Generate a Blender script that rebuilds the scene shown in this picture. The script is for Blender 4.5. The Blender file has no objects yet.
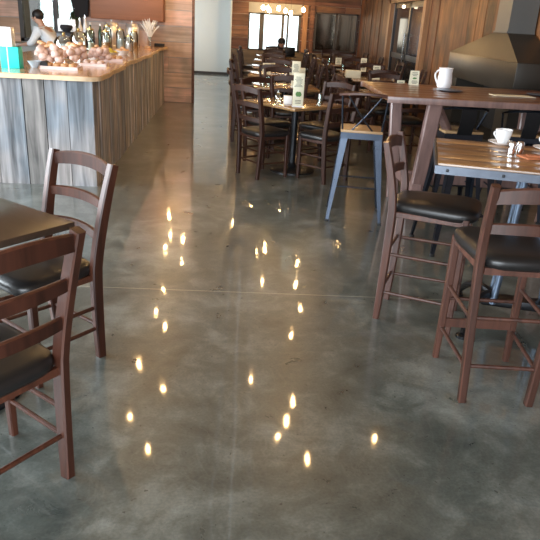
import bpy, bmesh, math, random
from mathutils import Vector, Matrix, Quaternion
random.seed(7)
PI = math.pi
scene = bpy.context.scene
COL = scene.collection

# ------------------------------------------------------------------ camera
cam_d = bpy.data.cameras.new('camera'); cam = bpy.data.objects.new('camera', cam_d); COL.objects.link(cam)
cam_d.sensor_fit = 'HORIZONTAL'; cam_d.sensor_width = 36.0; cam_d.lens = 36.0*630/540
cam_d.clip_start = 0.05; cam_d.clip_end = 200
nad = Vector((178-270, -(1857-270), -630)).normalized()          # straight down, in camera space
up_c = -nad
v = Vector((250-270, -(18-270), -630)); v = (v-v.dot(up_c)*up_c).normalized()
xr = v.cross(up_c)
Rm = Matrix((xr, v, up_c))
cam.matrix_world = Matrix.Translation((0, 0, 1.55)) @ Rm.to_4x4()
scene.camera = cam

# ------------------------------------------------------------------ world, sun-less daylight, exposure
w = bpy.data.worlds.new('world'); scene.world = w; w.use_nodes = True
bg = w.node_tree.nodes['Background']; bg.inputs[0].default_value = (0.86, 0.93, 1.0, 1); bg.inputs[1].default_value = 3.2

def area(name, loc, size, power, rot, col=(0.84, 0.93, 1.0)):
    d = bpy.data.lights.new(name, 'AREA'); d.shape = 'RECTANGLE'; d.size, d.size_y = size
    d.energy = power; d.color = col
    o = bpy.data.objects.new(name, d); COL.objects.link(o); o.location = loc; o.rotation_euler = rot
    return o
area('daylight_front_windows', (-1.8, -2.75, 1.7), (5.0, 2.3), 430, (math.radians(90), 0, 0))
area('daylight_side_windows', (-5.35, 4.2, 1.9), (6.0, 1.9), 620, (math.radians(90), 0, math.radians(-90)))
area('corridor_fill', (-2.6, 17.9, 1.6), (1.8, 2.2), 45, (math.radians(90), 0, math.radians(-60)))  # added fill lamp to brighten the white door; no window here
scene.view_settings.view_transform = 'Standard'; scene.view_settings.look = 'None'
scene.view_settings.exposure = 0.0; scene.view_settings.gamma = 1.0
scene.view_settings.use_curve_mapping = False
BULB = 190.0

# ------------------------------------------------------------------ materials
def mat_base(name):
    m = bpy.data.materials.new(name); m.use_nodes = True
    nt = m.node_tree; b = nt.nodes['Principled BSDF']
    return m, nt, b
def plain(name, col, rough=0.5, metal=0.0, spec=0.5, emit=None, es=0, noise=0.0, scale=30, coat=0):
    m, nt, b = mat_base(name)
    b.inputs['Base Color'].default_value = (*col, 1); b.inputs['Roughness'].default_value = rough
    b.inputs['Metallic'].default_value = metal; b.inputs['Specular IOR Level'].default_value = spec
    b.inputs['Coat Weight'].default_value = coat
    if emit: b.inputs['Emission Color'].default_value = (*emit, 1); b.inputs['Emission Strength'].default_value = es
    tc = nt.nodes.new('ShaderNodeTexCoord'); n = nt.nodes.new('ShaderNodeTexNoise'); n.inputs['Scale'].default_value = scale
    nt.links.new(tc.outputs['Object'], n.inputs['Vector'])
    r = nt.nodes.new('ShaderNodeMapRange'); r.inputs['To Min'].default_value = max(0, rough-0.07); r.inputs['To Max'].default_value = min(1, rough+0.07)
    nt.links.new(n.outputs['Fac'], r.inputs['Value']); nt.links.new(r.outputs['Result'], b.inputs['Roughness'])
    if noise > 0:
        mx = nt.nodes.new('ShaderNodeMix'); mx.data_type = 'RGBA'
        mx.inputs['A'].default_value = (*[c*(1-noise) for c in col], 1); mx.inputs['B'].default_value = (*[min(1, c*(1+noise)) for c in col], 1)
        nt.links.new(n.outputs['Fac'], mx.inputs['Factor']); nt.links.new(mx.outputs['Result'], b.inputs['Base Color'])
    return m
def wood(name, cols, axis='Z', rough=0.5, scale=1.0, grain=0.5, island=True, coat=0.0, bump=0.15, knots=0.0):
    """timber: a tone per board (random per island) and grain stretched along the board"""
    m, nt, b = mat_base(name); L = nt.links
    tc = nt.nodes.new('ShaderNodeTexCoord'); mp = nt.nodes.new('ShaderNodeMapping')
    s = {'X': (1.5, 22, 22), 'Y': (22, 1.5, 22), 'Z': (22, 22, 1.5)}[axis]
    mp.inputs['Scale'].default_value = tuple(k*scale for k in s)
    geo = nt.nodes.new('ShaderNodeNewGeometry')
    off = nt.nodes.new('ShaderNodeVectorMath'); off.operation = 'SCALE'; off.inputs[0].default_value = (13, 7, 29)
    L.new(geo.outputs['Random Per Island'], off.inputs['Scale'])
    add = nt.nodes.new('ShaderNodeVectorMath'); add.operation = 'ADD'
    L.new(tc.outputs['Object'], add.inputs[0]); L.new(off.outputs[0], add.inputs[1]); L.new(add.outputs[0], mp.inputs['Vector'])
    n = nt.nodes.new('ShaderNodeTexNoise'); n.inputs['Scale'].default_value = 1.0; n.inputs['Detail'].default_value = 6; n.inputs['Distortion'].default_value = 0.6
    L.new(mp.outputs[0], n.inputs['Vector'])
    ramp = nt.nodes.new('ShaderNodeValToRGB'); cr = ramp.color_ramp
    cr.elements[0].position = 0; cr.elements[0].color = (*cols[0], 1)
    cr.elements[1].position = 1; cr.elements[1].color = (*cols[-1], 1)
    for i, c in enumerate(cols[1:-1]):
        e = cr.elements.new((i+1)/(len(cols)-1)); e.color = (*c, 1)
    big = nt.nodes.new('ShaderNodeTexNoise'); big.inputs['Scale'].default_value = 1.7; big.inputs['Detail'].default_value = 3
    L.new(add.outputs[0], big.inputs['Vector'])
    ma = nt.nodes.new('ShaderNodeMath'); ma.operation = 'MULTIPLY_ADD'; ma.inputs[1].default_value = 0.9; ma.inputs[2].default_value = -0.45
    L.new(big.outputs['Fac'], ma.inputs[0])
    ad = nt.nodes.new('ShaderNodeMath'); ad.operation = 'ADD'; ad.use_clamp = True
    if island: L.new(geo.outputs['Random Per Island'], ad.inputs[0])
    else: ad.inputs[0].default_value = 0.5
    L.new(ma.outputs[0], ad.inputs[1]); L.new(ad.outputs[0], ramp.inputs['Fac'])
    mr = nt.nodes.new('ShaderNodeMapRange'); mr.inputs['From Min'].default_value = 0.3; mr.inputs['From Max'].default_value = 0.7
    mr.inputs['To Min'].default_value = 1-grain; mr.inputs['To Max'].default_value = 1+grain*0.6
    L.new(n.outputs['Fac'], mr.inputs['Value'])
    mul = nt.nodes.new('ShaderNodeVectorMath'); mul.operation = 'SCALE'
    L.new(ramp.outputs['Color'], mul.inputs[0]); L.new(mr.outputs['Result'], mul.inputs['Scale'])
    L.new(mul.outputs[0], b.inputs['Base Color'])
    b.inputs['Roughness'].default_value = rough; b.inputs['Coat Weight'].default_value = coat; b.inputs['Coat Roughness'].default_value = 0.12
    if bump:
        bp = nt.nodes.new('ShaderNodeBump'); bp.inputs['Strength'].default_value = bump; bp.inputs['Distance'].default_value = 0.01
        L.new(n.outputs['Fac'], bp.inputs['Height']); L.new(bp.outputs[0], b.inputs['Normal'])
    return m
def glassy(name, col=(0.9, 0.97, 0.95), rough=0.02, mix=0.12):
    """thin glass: mostly clear with a glossy skin"""
    m = bpy.data.materials.new(name); m.use_nodes = True; nt = m.node_tree; nt.nodes.clear()
    o = nt.nodes.new('ShaderNodeOutputMaterial'); t = nt.nodes.new('ShaderNodeBsdfTransparent'); t.inputs[0].default_value = (*col, 1)
    g = nt.nodes.new('ShaderNodeBsdfGlossy'); g.inputs['Roughness'].default_value = rough
    f = nt.nodes.new('ShaderNodeFresnel'); f.inputs[0].default_value = 1.45
    a = nt.nodes.new('ShaderNodeMath'); a.operation = 'ADD'; a.use_clamp = True; a.inputs[1].default_value = mix
    x = nt.nodes.new('ShaderNodeMixShader')
    nt.links.new(f.outputs[0], a.inputs[0]); nt.links.new(a.outputs[0], x.inputs[0]); nt.links.new(t.outputs[0], x.inputs[1]); nt.links.new(g.outputs[0], x.inputs[2])
    nt.links.new(x.outputs[0], o.inputs[0])
    return m
def concrete():
    m, nt, b = mat_base('polished_concrete'); L = nt.links
    tc = nt.nodes.new('ShaderNodeTexCoord')
    def noise(sc, det, dist=0, rough=0.5):
        n = nt.nodes.new('ShaderNodeTexNoise'); n.inputs['Scale'].default_value = sc; n.inputs['Detail'].default_value = det
        n.inputs['Distortion'].default_value = dist; n.inputs['Roughness'].default_value = rough
        L.new(tc.outputs['Object'], n.inputs['Vector']); return n
    a = noise(1.3, 8, 0.8, 0.62); c = noise(5.5, 6, 0.5, 0.65); d = noise(90, 3)
    r = nt.nodes.new('ShaderNodeValToRGB'); cr = r.color_ramp
    cr.elements[0].position = 0.36; cr.elements[0].color = (0.046, 0.056, 0.052, 1)
    cr.elements[1].position = 0.66; cr.elements[1].color = (0.220, 0.245, 0.228, 1)
    e = cr.elements.new(0.5); e.color = (0.096, 0.110, 0.100, 1)
    m1 = nt.nodes.new('ShaderNodeMix'); m1.inputs['Factor'].default_value = 0.45
    L.new(a.outputs['Fac'], m1.inputs['A']); L.new(c.outputs['Fac'], m1.inputs['B']); L.new(m1.outputs['Result'], r.inputs['Fac'])
    # fine speckle of aggregate
    sp = nt.nodes.new('ShaderNodeMapRange'); sp.inputs['From Min'].default_value = 0.35; sp.inputs['From Max'].default_value = 0.65
    sp.inputs['To Min'].default_value = 0.88; sp.inputs['To Max'].default_value = 1.10; L.new(d.outputs['Fac'], sp.inputs['Value'])
    mu = nt.nodes.new('ShaderNodeVectorMath'); mu.operation = 'SCALE'; L.new(r.outputs['Color'], mu.inputs[0]); L.new(sp.outputs['Result'], mu.inputs['Scale'])
    ve = noise(2.2, 5, 2.2, 0.55); vr = nt.nodes.new('ShaderNodeValToRGB'); vc = vr.color_ramp
    vc.elements[0].position = 0.485; vc.elements[0].color = (0, 0, 0, 1); vc.elements[1].position = 0.515; vc.elements[1].color = (0, 0, 0, 1)
    k = vc.elements.new(0.5); k.color = (0.07, 0.07, 0.07, 1); L.new(ve.outputs['Fac'], vr.inputs['Fac'])
    vm = nt.nodes.new('ShaderNodeMix'); vm.data_type = 'RGBA'; vm.inputs['B'].default_value = (0.34, 0.36, 0.33, 1)
    L.new(vr.outputs['Color'], vm.inputs['Factor']); L.new(mu.outputs[0], vm.inputs['A'])
    pi = noise(38, 2, 0, 0.6); pm = nt.nodes.new('ShaderNodeMapRange'); pm.inputs['From Min'].default_value = 0.69; pm.inputs['From Max'].default_value = 0.73
    pm.inputs['To Min'].default_value = 0; pm.inputs['To Max'].default_value = 0.75; L.new(pi.outputs['Fac'], pm.inputs['Value'])
    pv = nt.nodes.new('ShaderNodeMix'); pv.data_type = 'RGBA'; pv.inputs['B'].default_value = (0.03, 0.034, 0.03, 1)
    L.new(pm.outputs['Result'], pv.inputs['Factor']); L.new(vm.outputs['Result'], pv.inputs['A'])
    # a pale saw-cut joint every 6 m and another along the room
    sep = nt.nodes.new('ShaderNodeSeparateXYZ'); L.new(tc.outputs['Object'], sep.inputs[0])
    j = nt.nodes.new('ShaderNodeMath'); j.operation = 'ADD'; j.inputs[1].default_value = -3.52; L.new(sep.outputs['Y'], j.inputs[0])
    md = nt.nodes.new('ShaderNodeMath'); md.operation = 'PINGPONG'; md.inputs[1].default_value = 3.0; L.new(j.outputs[0], md.inputs[0])
    lt = nt.nodes.new('ShaderNodeMath'); lt.operation = 'LESS_THAN'; lt.inputs[1].default_value = 0.004; L.new(md.outputs[0], lt.inputs[0])
    sc = nt.nodes.new('ShaderNodeMath'); sc.operation = 'MULTIPLY'; sc.inputs[1].default_value = 0.5; L.new(lt.outputs[0], sc.inputs[0])
    mx = nt.nodes.new('ShaderNodeMix'); mx.data_type = 'RGBA'; mx.inputs['B'].default_value = (0.45, 0.45, 0.38, 1)
    L.new(sc.outputs[0], mx.inputs['Factor']); L.new(pv.outputs['Result'], mx.inputs['A']); L.new(mx.outputs['Result'], b.inputs['Base Color'])
    rr = nt.nodes.new('ShaderNodeMapRange'); rr.inputs['To Min'].default_value = 0.20; rr.inputs['To Max'].default_value = 0.42
    L.new(c.outputs['Fac'], rr.inputs['Value']); L.new(rr.outputs['Result'], b.inputs['Roughness'])
    b.inputs['Specular IOR Level'].default_value = 0.5
    b.inputs['Coat Weight'].default_value = 0.9; b.inputs['Coat Roughness'].default_value = 0.045; b.inputs['Coat IOR'].default_value = 1.5
    w1 = noise(4, 1); bp = nt.nodes.new('ShaderNodeBump'); bp.inputs['Strength'].default_value = 0.05; bp.inputs['Distance'].default_value = 0.02
    L.new(w1.outputs['Fac'], bp.inputs['Height']); L.new(bp.outputs[0], b.inputs['Normal']); L.new(bp.outputs[0], b.inputs['Coat Normal'])
    return m

M = {}
M['floor'] = concrete()
M['chair'] = wood('red_brown_stained_wood', [(0.040, 0.012, 0.007), (0.068, 0.021, 0.011), (0.105, 0.034, 0.018)], 'Z', 0.42, 1.4, 0.45, coat=0.08, bump=0.05)
M['chair_far'] = wood('stained_wood_dimmed', [(0.030, 0.010, 0.005), (0.052, 0.017, 0.009)], 'Z', 0.5, 1.4, 0.35, coat=0.0, bump=0.05)  # chair wood darkened in colour to stand for the dimmer far area
M['stool'] = wood('walnut_stained_wood', [(0.046, 0.017, 0.010), (0.074, 0.028, 0.018), (0.110, 0.044, 0.029)], 'Z', 0.42, 1.4, 0.45, coat=0.08, bump=0.05)
M['leather'] = plain('black_vinyl', (0.014, 0.013, 0.013), 0.33, scale=1.5)
M['table_dark'] = wood('dark_laminate_top', [(0.060, 0.037, 0.025), (0.072, 0.046, 0.031)], 'X', 0.30, 1, 0.18, bump=0.0)
M['table_top'] = wood('worn_timber_top', [(0.16, 0.075, 0.03), (0.30, 0.15, 0.06), (0.44, 0.24, 0.10)], 'X', 0.28, 1, 0.35, coat=0.5, bump=0.05)
M['dining_top'] = wood('honey_timber_top', [(0.22, 0.12, 0.05), (0.36, 0.21, 0.09)], 'X', 0.22, 1, 0.3, coat=0.5, bump=0.0)
M['high_top'] = wood('brown_timber_top', [(0.15, 0.062, 0.03), (0.24, 0.11, 0.055)], 'X', 0.30, 1, 0.35, coat=0.4, bump=0.05)
M['high_leg'] = wood('brown_timber_lit_mauve', [(0.17, 0.10, 0.085), (0.27, 0.17, 0.155)], 'Z', 0.35, 1, 0.3, coat=0.2, bump=0.05)  # mauve lightness of window light painted into legs and edge boards
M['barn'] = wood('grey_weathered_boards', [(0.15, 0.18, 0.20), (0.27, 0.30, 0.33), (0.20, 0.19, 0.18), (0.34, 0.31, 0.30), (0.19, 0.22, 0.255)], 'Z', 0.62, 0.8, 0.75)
M['barn_side'] = wood('weathered_boards_lightened', [(0.25, 0.27, 0.32), (0.56, 0.50, 0.50), (0.38, 0.41, 0.46), (0.72, 0.64, 0.62), (0.32, 0.35, 0.41)], 'Z', 0.62, 0.8, 0.6)  # side boards coloured lighter and cooler to offset weak, warm light there
M['slab'] = wood('live_edge_slab', [(0.42, 0.20, 0.08), (0.60, 0.34, 0.15), (0.50, 0.24, 0.10)], 'Y', 0.25, 0.7, 0.4, island=False, coat=0.7, bump=0.0)
M['bark'] = plain('pale_sapwood_edge', (0.74, 0.53, 0.33), 0.5, noise=0.35, scale=14)
M['plank_warm'] = wood('reclaimed_planks', [(0.42, 0.27, 0.18), (0.68, 0.46, 0.34), (0.36, 0.28, 0.22), (0.70, 0.45, 0.36), (0.46, 0.35, 0.28), (0.62, 0.50, 0.42)], 'X', 0.6, 0.7, 0.32)
M['plank_back'] = wood('dark_reclaimed_planks', [(0.085, 0.04, 0.02), (0.15, 0.065, 0.035), (0.23, 0.115, 0.06), (0.11, 0.042, 0.026), (0.17, 0.075, 0.045)], 'X', 0.6, 0.7, 0.5)
M['wainscot'] = wood('grey_brown_wainscot', [(0.085, 0.062, 0.045), (0.12, 0.09, 0.065)], 'X', 0.6, 0.7, 0.3)
M['plank_side'] = wood('vertical_brown_boards', [(0.090, 0.036, 0.014), (0.165, 0.066, 0.030), (0.050, 0.026, 0.013), (0.27, 0.115, 0.042), (0.11, 0.050, 0.025)], 'Z', 0.55, 0.7, 0.5)
M['bulkhead'] = wood('flat_brown_panel', [(0.27, 0.105, 0.045), (0.31, 0.12, 0.055)], 'X', 0.5, 0.6, 0.15, bump=0.0)
M['trim_orange'] = wood('orange_timber_trim', [(0.26, 0.125, 0.055), (0.33, 0.17, 0.08)], 'Z', 0.5, 0.7, 0.35)
M['ceiling'] = wood('ceiling_boards', [(0.24, 0.15, 0.08), (0.30, 0.19, 0.10)], 'Y', 0.6, 0.7, 0.3)
M['plaster'] = plain('grey_plaster', (0.42, 0.42, 0.40), 0.8, noise=0.08)
M['white_wall'] = plain('white_painted_board', (0.66, 0.70, 0.68), 0.5, noise=0.02)
M['dark_trim'] = plain('dark_skirting', (0.035, 0.03, 0.028), 0.5)
M['white'] = plain('white_ceramic', (0.85, 0.86, 0.87), 0.15)
M['cloth'] = plain('white_cloth', (0.80, 0.81, 0.84), 0.8, noise=0.05)
M['black'] = plain('black_metal', (0.022, 0.023, 0.026), 0.35, metal=0.6, noise=0.2)
M['gun'] = plain('gunmetal', (0.045, 0.055, 0.075), 0.30, metal=0.9, noise=0.2, scale=12)
M['blue_steel'] = plain('blue_grey_steel', (0.16, 0.21, 0.29), 0.32, metal=0.7, noise=0.2)
M['brushed'] = plain('brushed_steel', (0.86, 0.87, 0.88), 0.32, metal=0.85)
M['chrome'] = plain('chrome', (0.80, 0.81, 0.83), 0.10, metal=1.0)
M['silver_strip'] = plain('steel_edge_strip', (0.12, 0.135, 0.165), 0.38, metal=0.8, noise=0.25, scale=20)
M['hood'] = plain('blackened_steel_hood', (0.038, 0.034, 0.028), 0.38, metal=0.35, noise=0.3, scale=3)
M['flue'] = plain('grey_steel_flue', (0.115, 0.12, 0.118), 0.45, metal=0.5, noise=0.15, scale=3)
M['soot'] = plain('sooty_firebox', (0.008, 0.008, 0.009), 0.8)
M['seat_wood'] = wood('pale_plywood_seat', [(0.38, 0.23, 0.11), (0.46, 0.29, 0.14)], 'X', 0.4, 1, 0.25, coat=0.2, bump=0.0)
M['cream'] = plain('cream_card', (0.74, 0.72, 0.56), 0.6, noise=0.03)
M['ink'] = plain('dark_ink', (0.06, 0.07, 0.05), 0.7)
M['green'] = plain('green_ink', (0.10, 0.22, 0.07), 0.7)
M['turq'] = plain('turquoise_card', (0.01, 0.62, 0.55), 0.5, noise=0.05)
M['pale_blue'] = plain('pale_blue_ceramic', (0.60, 0.72, 0.85), 0.2)
M['pastry'] = plain('golden_pastry', (0.66, 0.38, 0.20), 0.6, noise=0.5, scale=25)
M['pinkbag'] = plain('pink_beige_wrapping', (0.74, 0.53, 0.46), 0.35, noise=0.4, scale=28)
M['tray'] = plain('pink_white_tray', (0.78, 0.62, 0.58), 0.35, noise=0.15)
M['yellow'] = plain('yellow_fruit', (0.72, 0.55, 0.08), 0.45, noise=0.25)
M['leaf'] = plain('green_leaf', (0.14, 0.26, 0.07), 0.55, noise=0.3)
M['bottle'] = plain('dark_green_bottle', (0.02, 0.06, 0.035), 0.12)
M['amber'] = plain('amber_syrup', (0.28, 0.12, 0.03), 0.15)
M['gold'] = plain('brass_lid', (0.62, 0.45, 0.18), 0.3, metal=0.9)
M['glass'] = glassy('clear_glass')
M['pane'] = glassy('window_glass', (0.93, 0.97, 0.96), 0.01, 0.02)
M['mirror'] = plain('smoky_mirror', (0.20, 0.17, 0.13), 0.08, metal=1.0)
M['feather'] = plain('white_plumes', (0.86, 0.83, 0.78), 0.9)
M['skin'] = plain('skin', (0.55, 0.33, 0.24), 0.55)
M['hair'] = plain('black_hair', (0.014, 0.012, 0.012), 0.5)
M['shirt_white'] = plain('white_shirt', (0.80, 0.82, 0.84), 0.8)
M['shirt_black'] = plain('black_top', (0.022, 0.020, 0.026), 0.8)
M['apron'] = plain('dark_apron', (0.05, 0.05, 0.06), 0.8)
M['lilac'] = plain('lilac_paper', (0.55, 0.52, 0.68), 0.7)
M['shrub'] = plain('grey_green_foliage', (0.16, 0.22, 0.13), 0.8, noise=0.4, scale=9)
M['cup_rust'] = plain('rust_napkin', (0.50, 0.17, 0.07), 0.7, noise=0.2)
M['jacket'] = plain('black_cloth', (0.012, 0.011, 0.013), 0.9)
M['glow'] = plain('lit_filament_bulb', (1, 0.8, 0.5), 0.3, emit=(1.0, 0.62, 0.26), es=BULB)
M['rubber'] = plain('black_rubber', (0.015, 0.015, 0.015), 0.7)

# ------------------------------------------------------------------ mesh helpers
def nb(): return bmesh.new()
def obj(name, bm, mat, parent=None, smooth=40, bevel=0.0):
    me = bpy.data.meshes.new(name); bmesh.ops.recalc_face_normals(bm, faces=bm.faces[:]); bm.to_mesh(me); bm.free()
    if smooth:
        for p in me.polygons: p.use_smooth = True
        me.set_sharp_from_angle(angle=math.radians(smooth))
    me.materials.append(mat)
    o = bpy.data.objects.new(name, me); COL.objects.link(o)
    if parent: o.parent = parent
    if bevel:
        b = o.modifiers.new('bevel', 'BEVEL'); b.width = bevel; b.segments = 2; b.limit_method = 'ANGLE'
    return o
def tag(o, label, cat, group=None, kind=None):
    if label: o['label'] = label
    if cat: o['category'] = cat
    if group: o['group'] = group
    if kind: o['kind'] = kind
    return o
def thing(name, label, cat, loc=(0, 0, 0), rot=0.0, group=None):
    o = bpy.data.objects.new(name, None); COL.objects.link(o); o.empty_display_size = 0.1
    o.location = loc; o.rotation_euler = (0, 0, rot)
    return tag(o, label, cat, group)
def struct(name, bm, mat, parent=None, **k):
    o = obj(name, bm, mat, parent, **k)
    if parent is None: o['kind'] = 'structure'
    return o
def kids(o): return [c for c in ALL_CH.get(o.name, [])]
def dup(root, loc, rot, label=None, group=None, mats=None):
    def cp(o, par):
        c = o.copy(); COL.objects.link(c)
        if par: c.parent = par; c.matrix_parent_inverse = o.matrix_parent_inverse.copy()
        for ch in o.children: cp(ch, c)
        return c
    r = cp(root, None); r.location = loc; r.rotation_euler = (0, 0, rot)
    if label: r['label'] = label
    if group: r['group'] = group
    return r
def box(bm, c, s, rz=0.0, bevel=0.0, rot=None):
    m = Matrix.Translation(c) @ (rot.to_4x4() if rot else Matrix.Rotation(rz, 4, 'Z')) @ Matrix.Diagonal((s[0], s[1], s[2], 1))
    r = bmesh.ops.create_cube(bm, size=1.0, matrix=m)
    if bevel:
        es = list({e for vv in r['verts'] for e in vv.link_edges})
        bmesh.ops.bevel(bm, geom=es, offset=bevel, segments=2, affect='EDGES', profile=0.5)
def boxr(bm, x0, x1, y0, y1, z0, z1, bevel=0.0):
    box(bm, ((x0+x1)/2, (y0+y1)/2, (z0+z1)/2), (abs(x1-x0), abs(y1-y0), abs(z1-z0)), bevel=bevel)
def sweep(bm, pts, prof, side=None, scales=None, cap=True):
    """sweep a closed 2-D profile (list of (a,b)) along points; `side` fixes the a-axis"""
    pts = [Vector(p) for p in pts]; rings = []
    for i, p in enumerate(pts):
        t = (pts[min(i+1, len(pts)-1)]-pts[max(i-1, 0)]).normalized()
        if side is not None: a = Vector(side); a = (a-a.dot(t)*t).normalized()
        else:
            ref = Vector((0, 0, 1)) if abs(t.z) < 0.9 else Vector((1, 0, 0)); a = t.cross(ref).normalized()
        b = t.cross(a).normalized(); s = scales[i] if scales else 1.0
        if not isinstance(s, tuple): s = (s, s)
        rings.append([bm.verts.new(p+a*(q[0]*s[0])+b*(q[1]*s[1])) for q in prof])
    n = len(prof)
    for r0, r1 in zip(rings, rings[1:]):
        for k in range(n): bm.faces.new((r0[k], r0[(k+1) % n], r1[(k+1) % n], r1[k]))
    if cap: bm.faces.new(rings[0][::-1]); bm.faces.new(rings[-1])
def rect(wd, dp, ch=None):
    ch = min(wd, dp)*0.16 if ch is None else ch; x, y = wd/2, dp/2
    return [(x, y-ch), (x-ch, y), (-x+ch, y), (-x, y-ch), (-x, -y+ch), (-x+ch, -y), (x-ch, -y), (x, -y+ch)]
def circ(r, n=10): return [(r*math.cos(2*PI*k/n), r*math.sin(2*PI*k/n)) for k in range(n)]
def tube(bm, pts, r, n=10, side=None, scales=None): sweep(bm, pts, circ(r, n), side, scales)
def lathe(bm, prof, c=(0, 0, 0), n=24, wob=None):
    c = Vector(c); rings = []
    for r, z in prof:
        if r < 1e-5: rings.append([bm.verts.new(c+Vector((0, 0, z)))])
        else: rings.append([bm.verts.new(c+Vector((r*math.cos(2*PI*k/n), r*math.sin(2*PI*k/n), z))) for k in range(n)])
    for a, b in zip(rings, rings[1:]):
        for k in range(n):
            if len(a) == 1 and len(b) == 1: continue
            if len(a) == 1: bm.faces.new((a[0], b[k], b[(k+1) % n]))
            elif len(b) == 1: bm.faces.new((a[k], a[(k+1) % n], b[0]))
            else: bm.faces.new((a[k], a[(k+1) % n], b[(k+1) % n], b[k]))
def blob(bm, c, s, seed=0, amp=0.12, sub=2):
    rnd = random.Random(seed)
    r = bmesh.ops.create_icosphere(bm, subdivisions=sub, radius=1.0)
    for vv in r['verts']:
        k = 1+rnd.uniform(-amp, amp); vv.co = Vector((vv.co.x*s[0]*k+c[0], vv.co.y*s[1]*k+c[1], vv.co.z*s[2]*k+c[2]))
def prism(bm, outline, z0, z1):
    lo = [bm.verts.new((x, y, z0)) for x, y in outline]; hi = [bm.verts.new((x, y, z1)) for x, y in outline]
    n = len(outline); bm.faces.new(lo[::-1]); bm.faces.new(hi)
    for k in range(n): bm.faces.new((lo[k], lo[(k+1) % n], hi[(k+1) % n], hi[k]))
def bez(p0, p1, p2, n=8):
    p0, p1, p2 = Vector(p0), Vector(p1), Vector(p2)
    return [p0*(1-t)**2+p1*2*t*(1-t)+p2*t*t for t in [i/n for i in range(n+1)]]

# ------------------------------------------------------------------ the room
XL, XR, YF, YB, ZC = -5.6, 3.05, -3.0, 18.8, 3.3
YP = 12.35                                                         # the plank wall at the end of the bar
b = nb(); boxr(b, XL, XR+0.3, YF, 19.6, -0.1, 0); struct('floor', b, M['floor'])
b = nb()
x = XL
while x < XR+0.3: boxr(b, x, min(x+0.2, XR+0.3)-0.006, YF, 19.6, ZC, ZC+0.05); x += 0.2
struct('ceiling', b, M['ceiling'])

def plank_wall(b, x0, x1, y, z0, z1, pw, holes=(), d=0.03, face=-1, rnd=None, seg=(1.2, 2.6)):
    """horizontal boards of a wall facing -Y, with openings left out"""
    rnd = rnd or random.Random(3); z = z0
    while z < z1-0.01:
        h = min(pw, z1-z); zz0, zz1 = z, z+h
        spans = [(x0, x1)]
        for (hx0, hx1, hz0, hz1) in holes:
            if zz0 < hz1-0.02 and zz1 > hz0+0.02:
                ns = []
                for a, c in spans:
                    if hx0 > a: ns.append((a, min(hx0, c)))
                    if hx1 < c: ns.append((max(hx1, a), c))
                spans = [(a, c) for a, c in ns if c-a > 0.01]
        for a, c in spans:
            q = a
            while q < c-1e-4:
                e = min(c, q+rnd.uniform(*seg))
                if c-e < 0.3: e = c
                dd = d+rnd.uniform(-0.006, 0.006)
                boxr(b, q+0.002, e-0.002, y, y+face*dd, zz0+0.005, zz1-0.005)
                q = e
        z += h
# plank wall beyond the bar (thick partition with a window into the garden behind the counter)
hole = (-4.15, -3.02, 0.95, 2.15)
b = nb()
for a in ((XL, hole[0], 0, ZC), (hole[1], -1.05, 0, ZC), (hole[0], hole[1], 0, hole[2]), (hole[0], hole[1], hole[3], ZC)):
    boxr(b, a[0], a[1], YP+0.03, YP+0.12, a[2], a[3])
core = struct('wall_bar_end', b, M['plaster'])
b = nb(); plank_wall(b, XL, -1.05, YP+0.03, 0, ZC, 0.27, [hole], 0.03, rnd=random.Random(12)); obj('plank_cladding', b, M['plank_warm'], core)
b = nb(); boxr(b, -1.05, -1.01, YP-0.01, YP+0.13, 0, ZC); obj('corner_board', b, M['plank_back'], core)
wn = nb()
for xx in (hole[0]+0.03, -3.50, hole[1]-0.03): boxr(wn, xx-0.035, xx+0.035, YP+0.0, YP+0.1, hole[2], hole[3])
for zz in (hole[2]+0.03, hole[3]-0.03): boxr(wn, hole[0], hole[1], YP+0.0, YP+0.1, zz-0.03, zz+0.03)
win2 = struct('window_2', wn, M['dark_trim'])
b = nb(); boxr(b, hole[0], hole[1], YP+0.05, YP+0.056, hole[2], hole[3]); obj('pane', b, M['pane'], win2)

# back wall: horizontal boards, grey-brown wainscot, window opening
WN = (-0.04, 1.42, 0.74, 1.72)
b = nb()
for a in ((-0.5, WN[0], 0, ZC), (WN[1], XR+0.3, 0, ZC), (WN[0], WN[1], 0, WN[2]), (WN[0], WN[1], WN[3], ZC)):
    boxr(b, a[0], a[1], YB+0.03, YB+0.14, a[2], a[3])
wb = struct('wall_back', b, M['plaster'])
b = nb(); plank_wall(b, -0.5, XR, YB+0.03, 0.74, ZC, 0.31, [WN], 0.03, rnd=random.Random(5)); obj('plank_cladding', b, M['plank_back'], wb)
b = nb(); plank_wall(b, -0.5, XR, YB+0.02, 0, 0.74, 0.37, [], 0.03, rnd=random.Random(6)); obj('wainscot', b, M['wainscot'], wb)
b = nb(); boxr(b, -0.5, XR, YB-0.10, YB+0.0, 1.98, 2.07); struct('trim_1', b, M['plank_back'])
b = nb(); boxr(b, -0.54, -0.5, YB-0.02, YB+0.42, 0, ZC); struct('trim_2', b, M['white_wall'])
wn = nb()
for xx, ww in ((WN[0]+0.02, 0.04), (0.33, 0.13), (0.92, 0.07), (1.06, 0.05), (WN[1]-0.03, 0.07)): boxr(wn, xx-ww/2, xx+ww/2, YB, YB+0.1, WN[2], WN[3])
for zz in (WN[2]+0.015, WN[3]-0.02): boxr(wn, WN[0], WN[1], YB, YB+0.1, zz-0.02, zz+0.02)
win1 = struct('window_1', wn, M['dark_trim'])
b = nb(); boxr(b, WN[0], WN[1], YB+0.05, YB+0.056, WN[2], WN[3]); obj('pane', b, M['pane'], win1)
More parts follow.
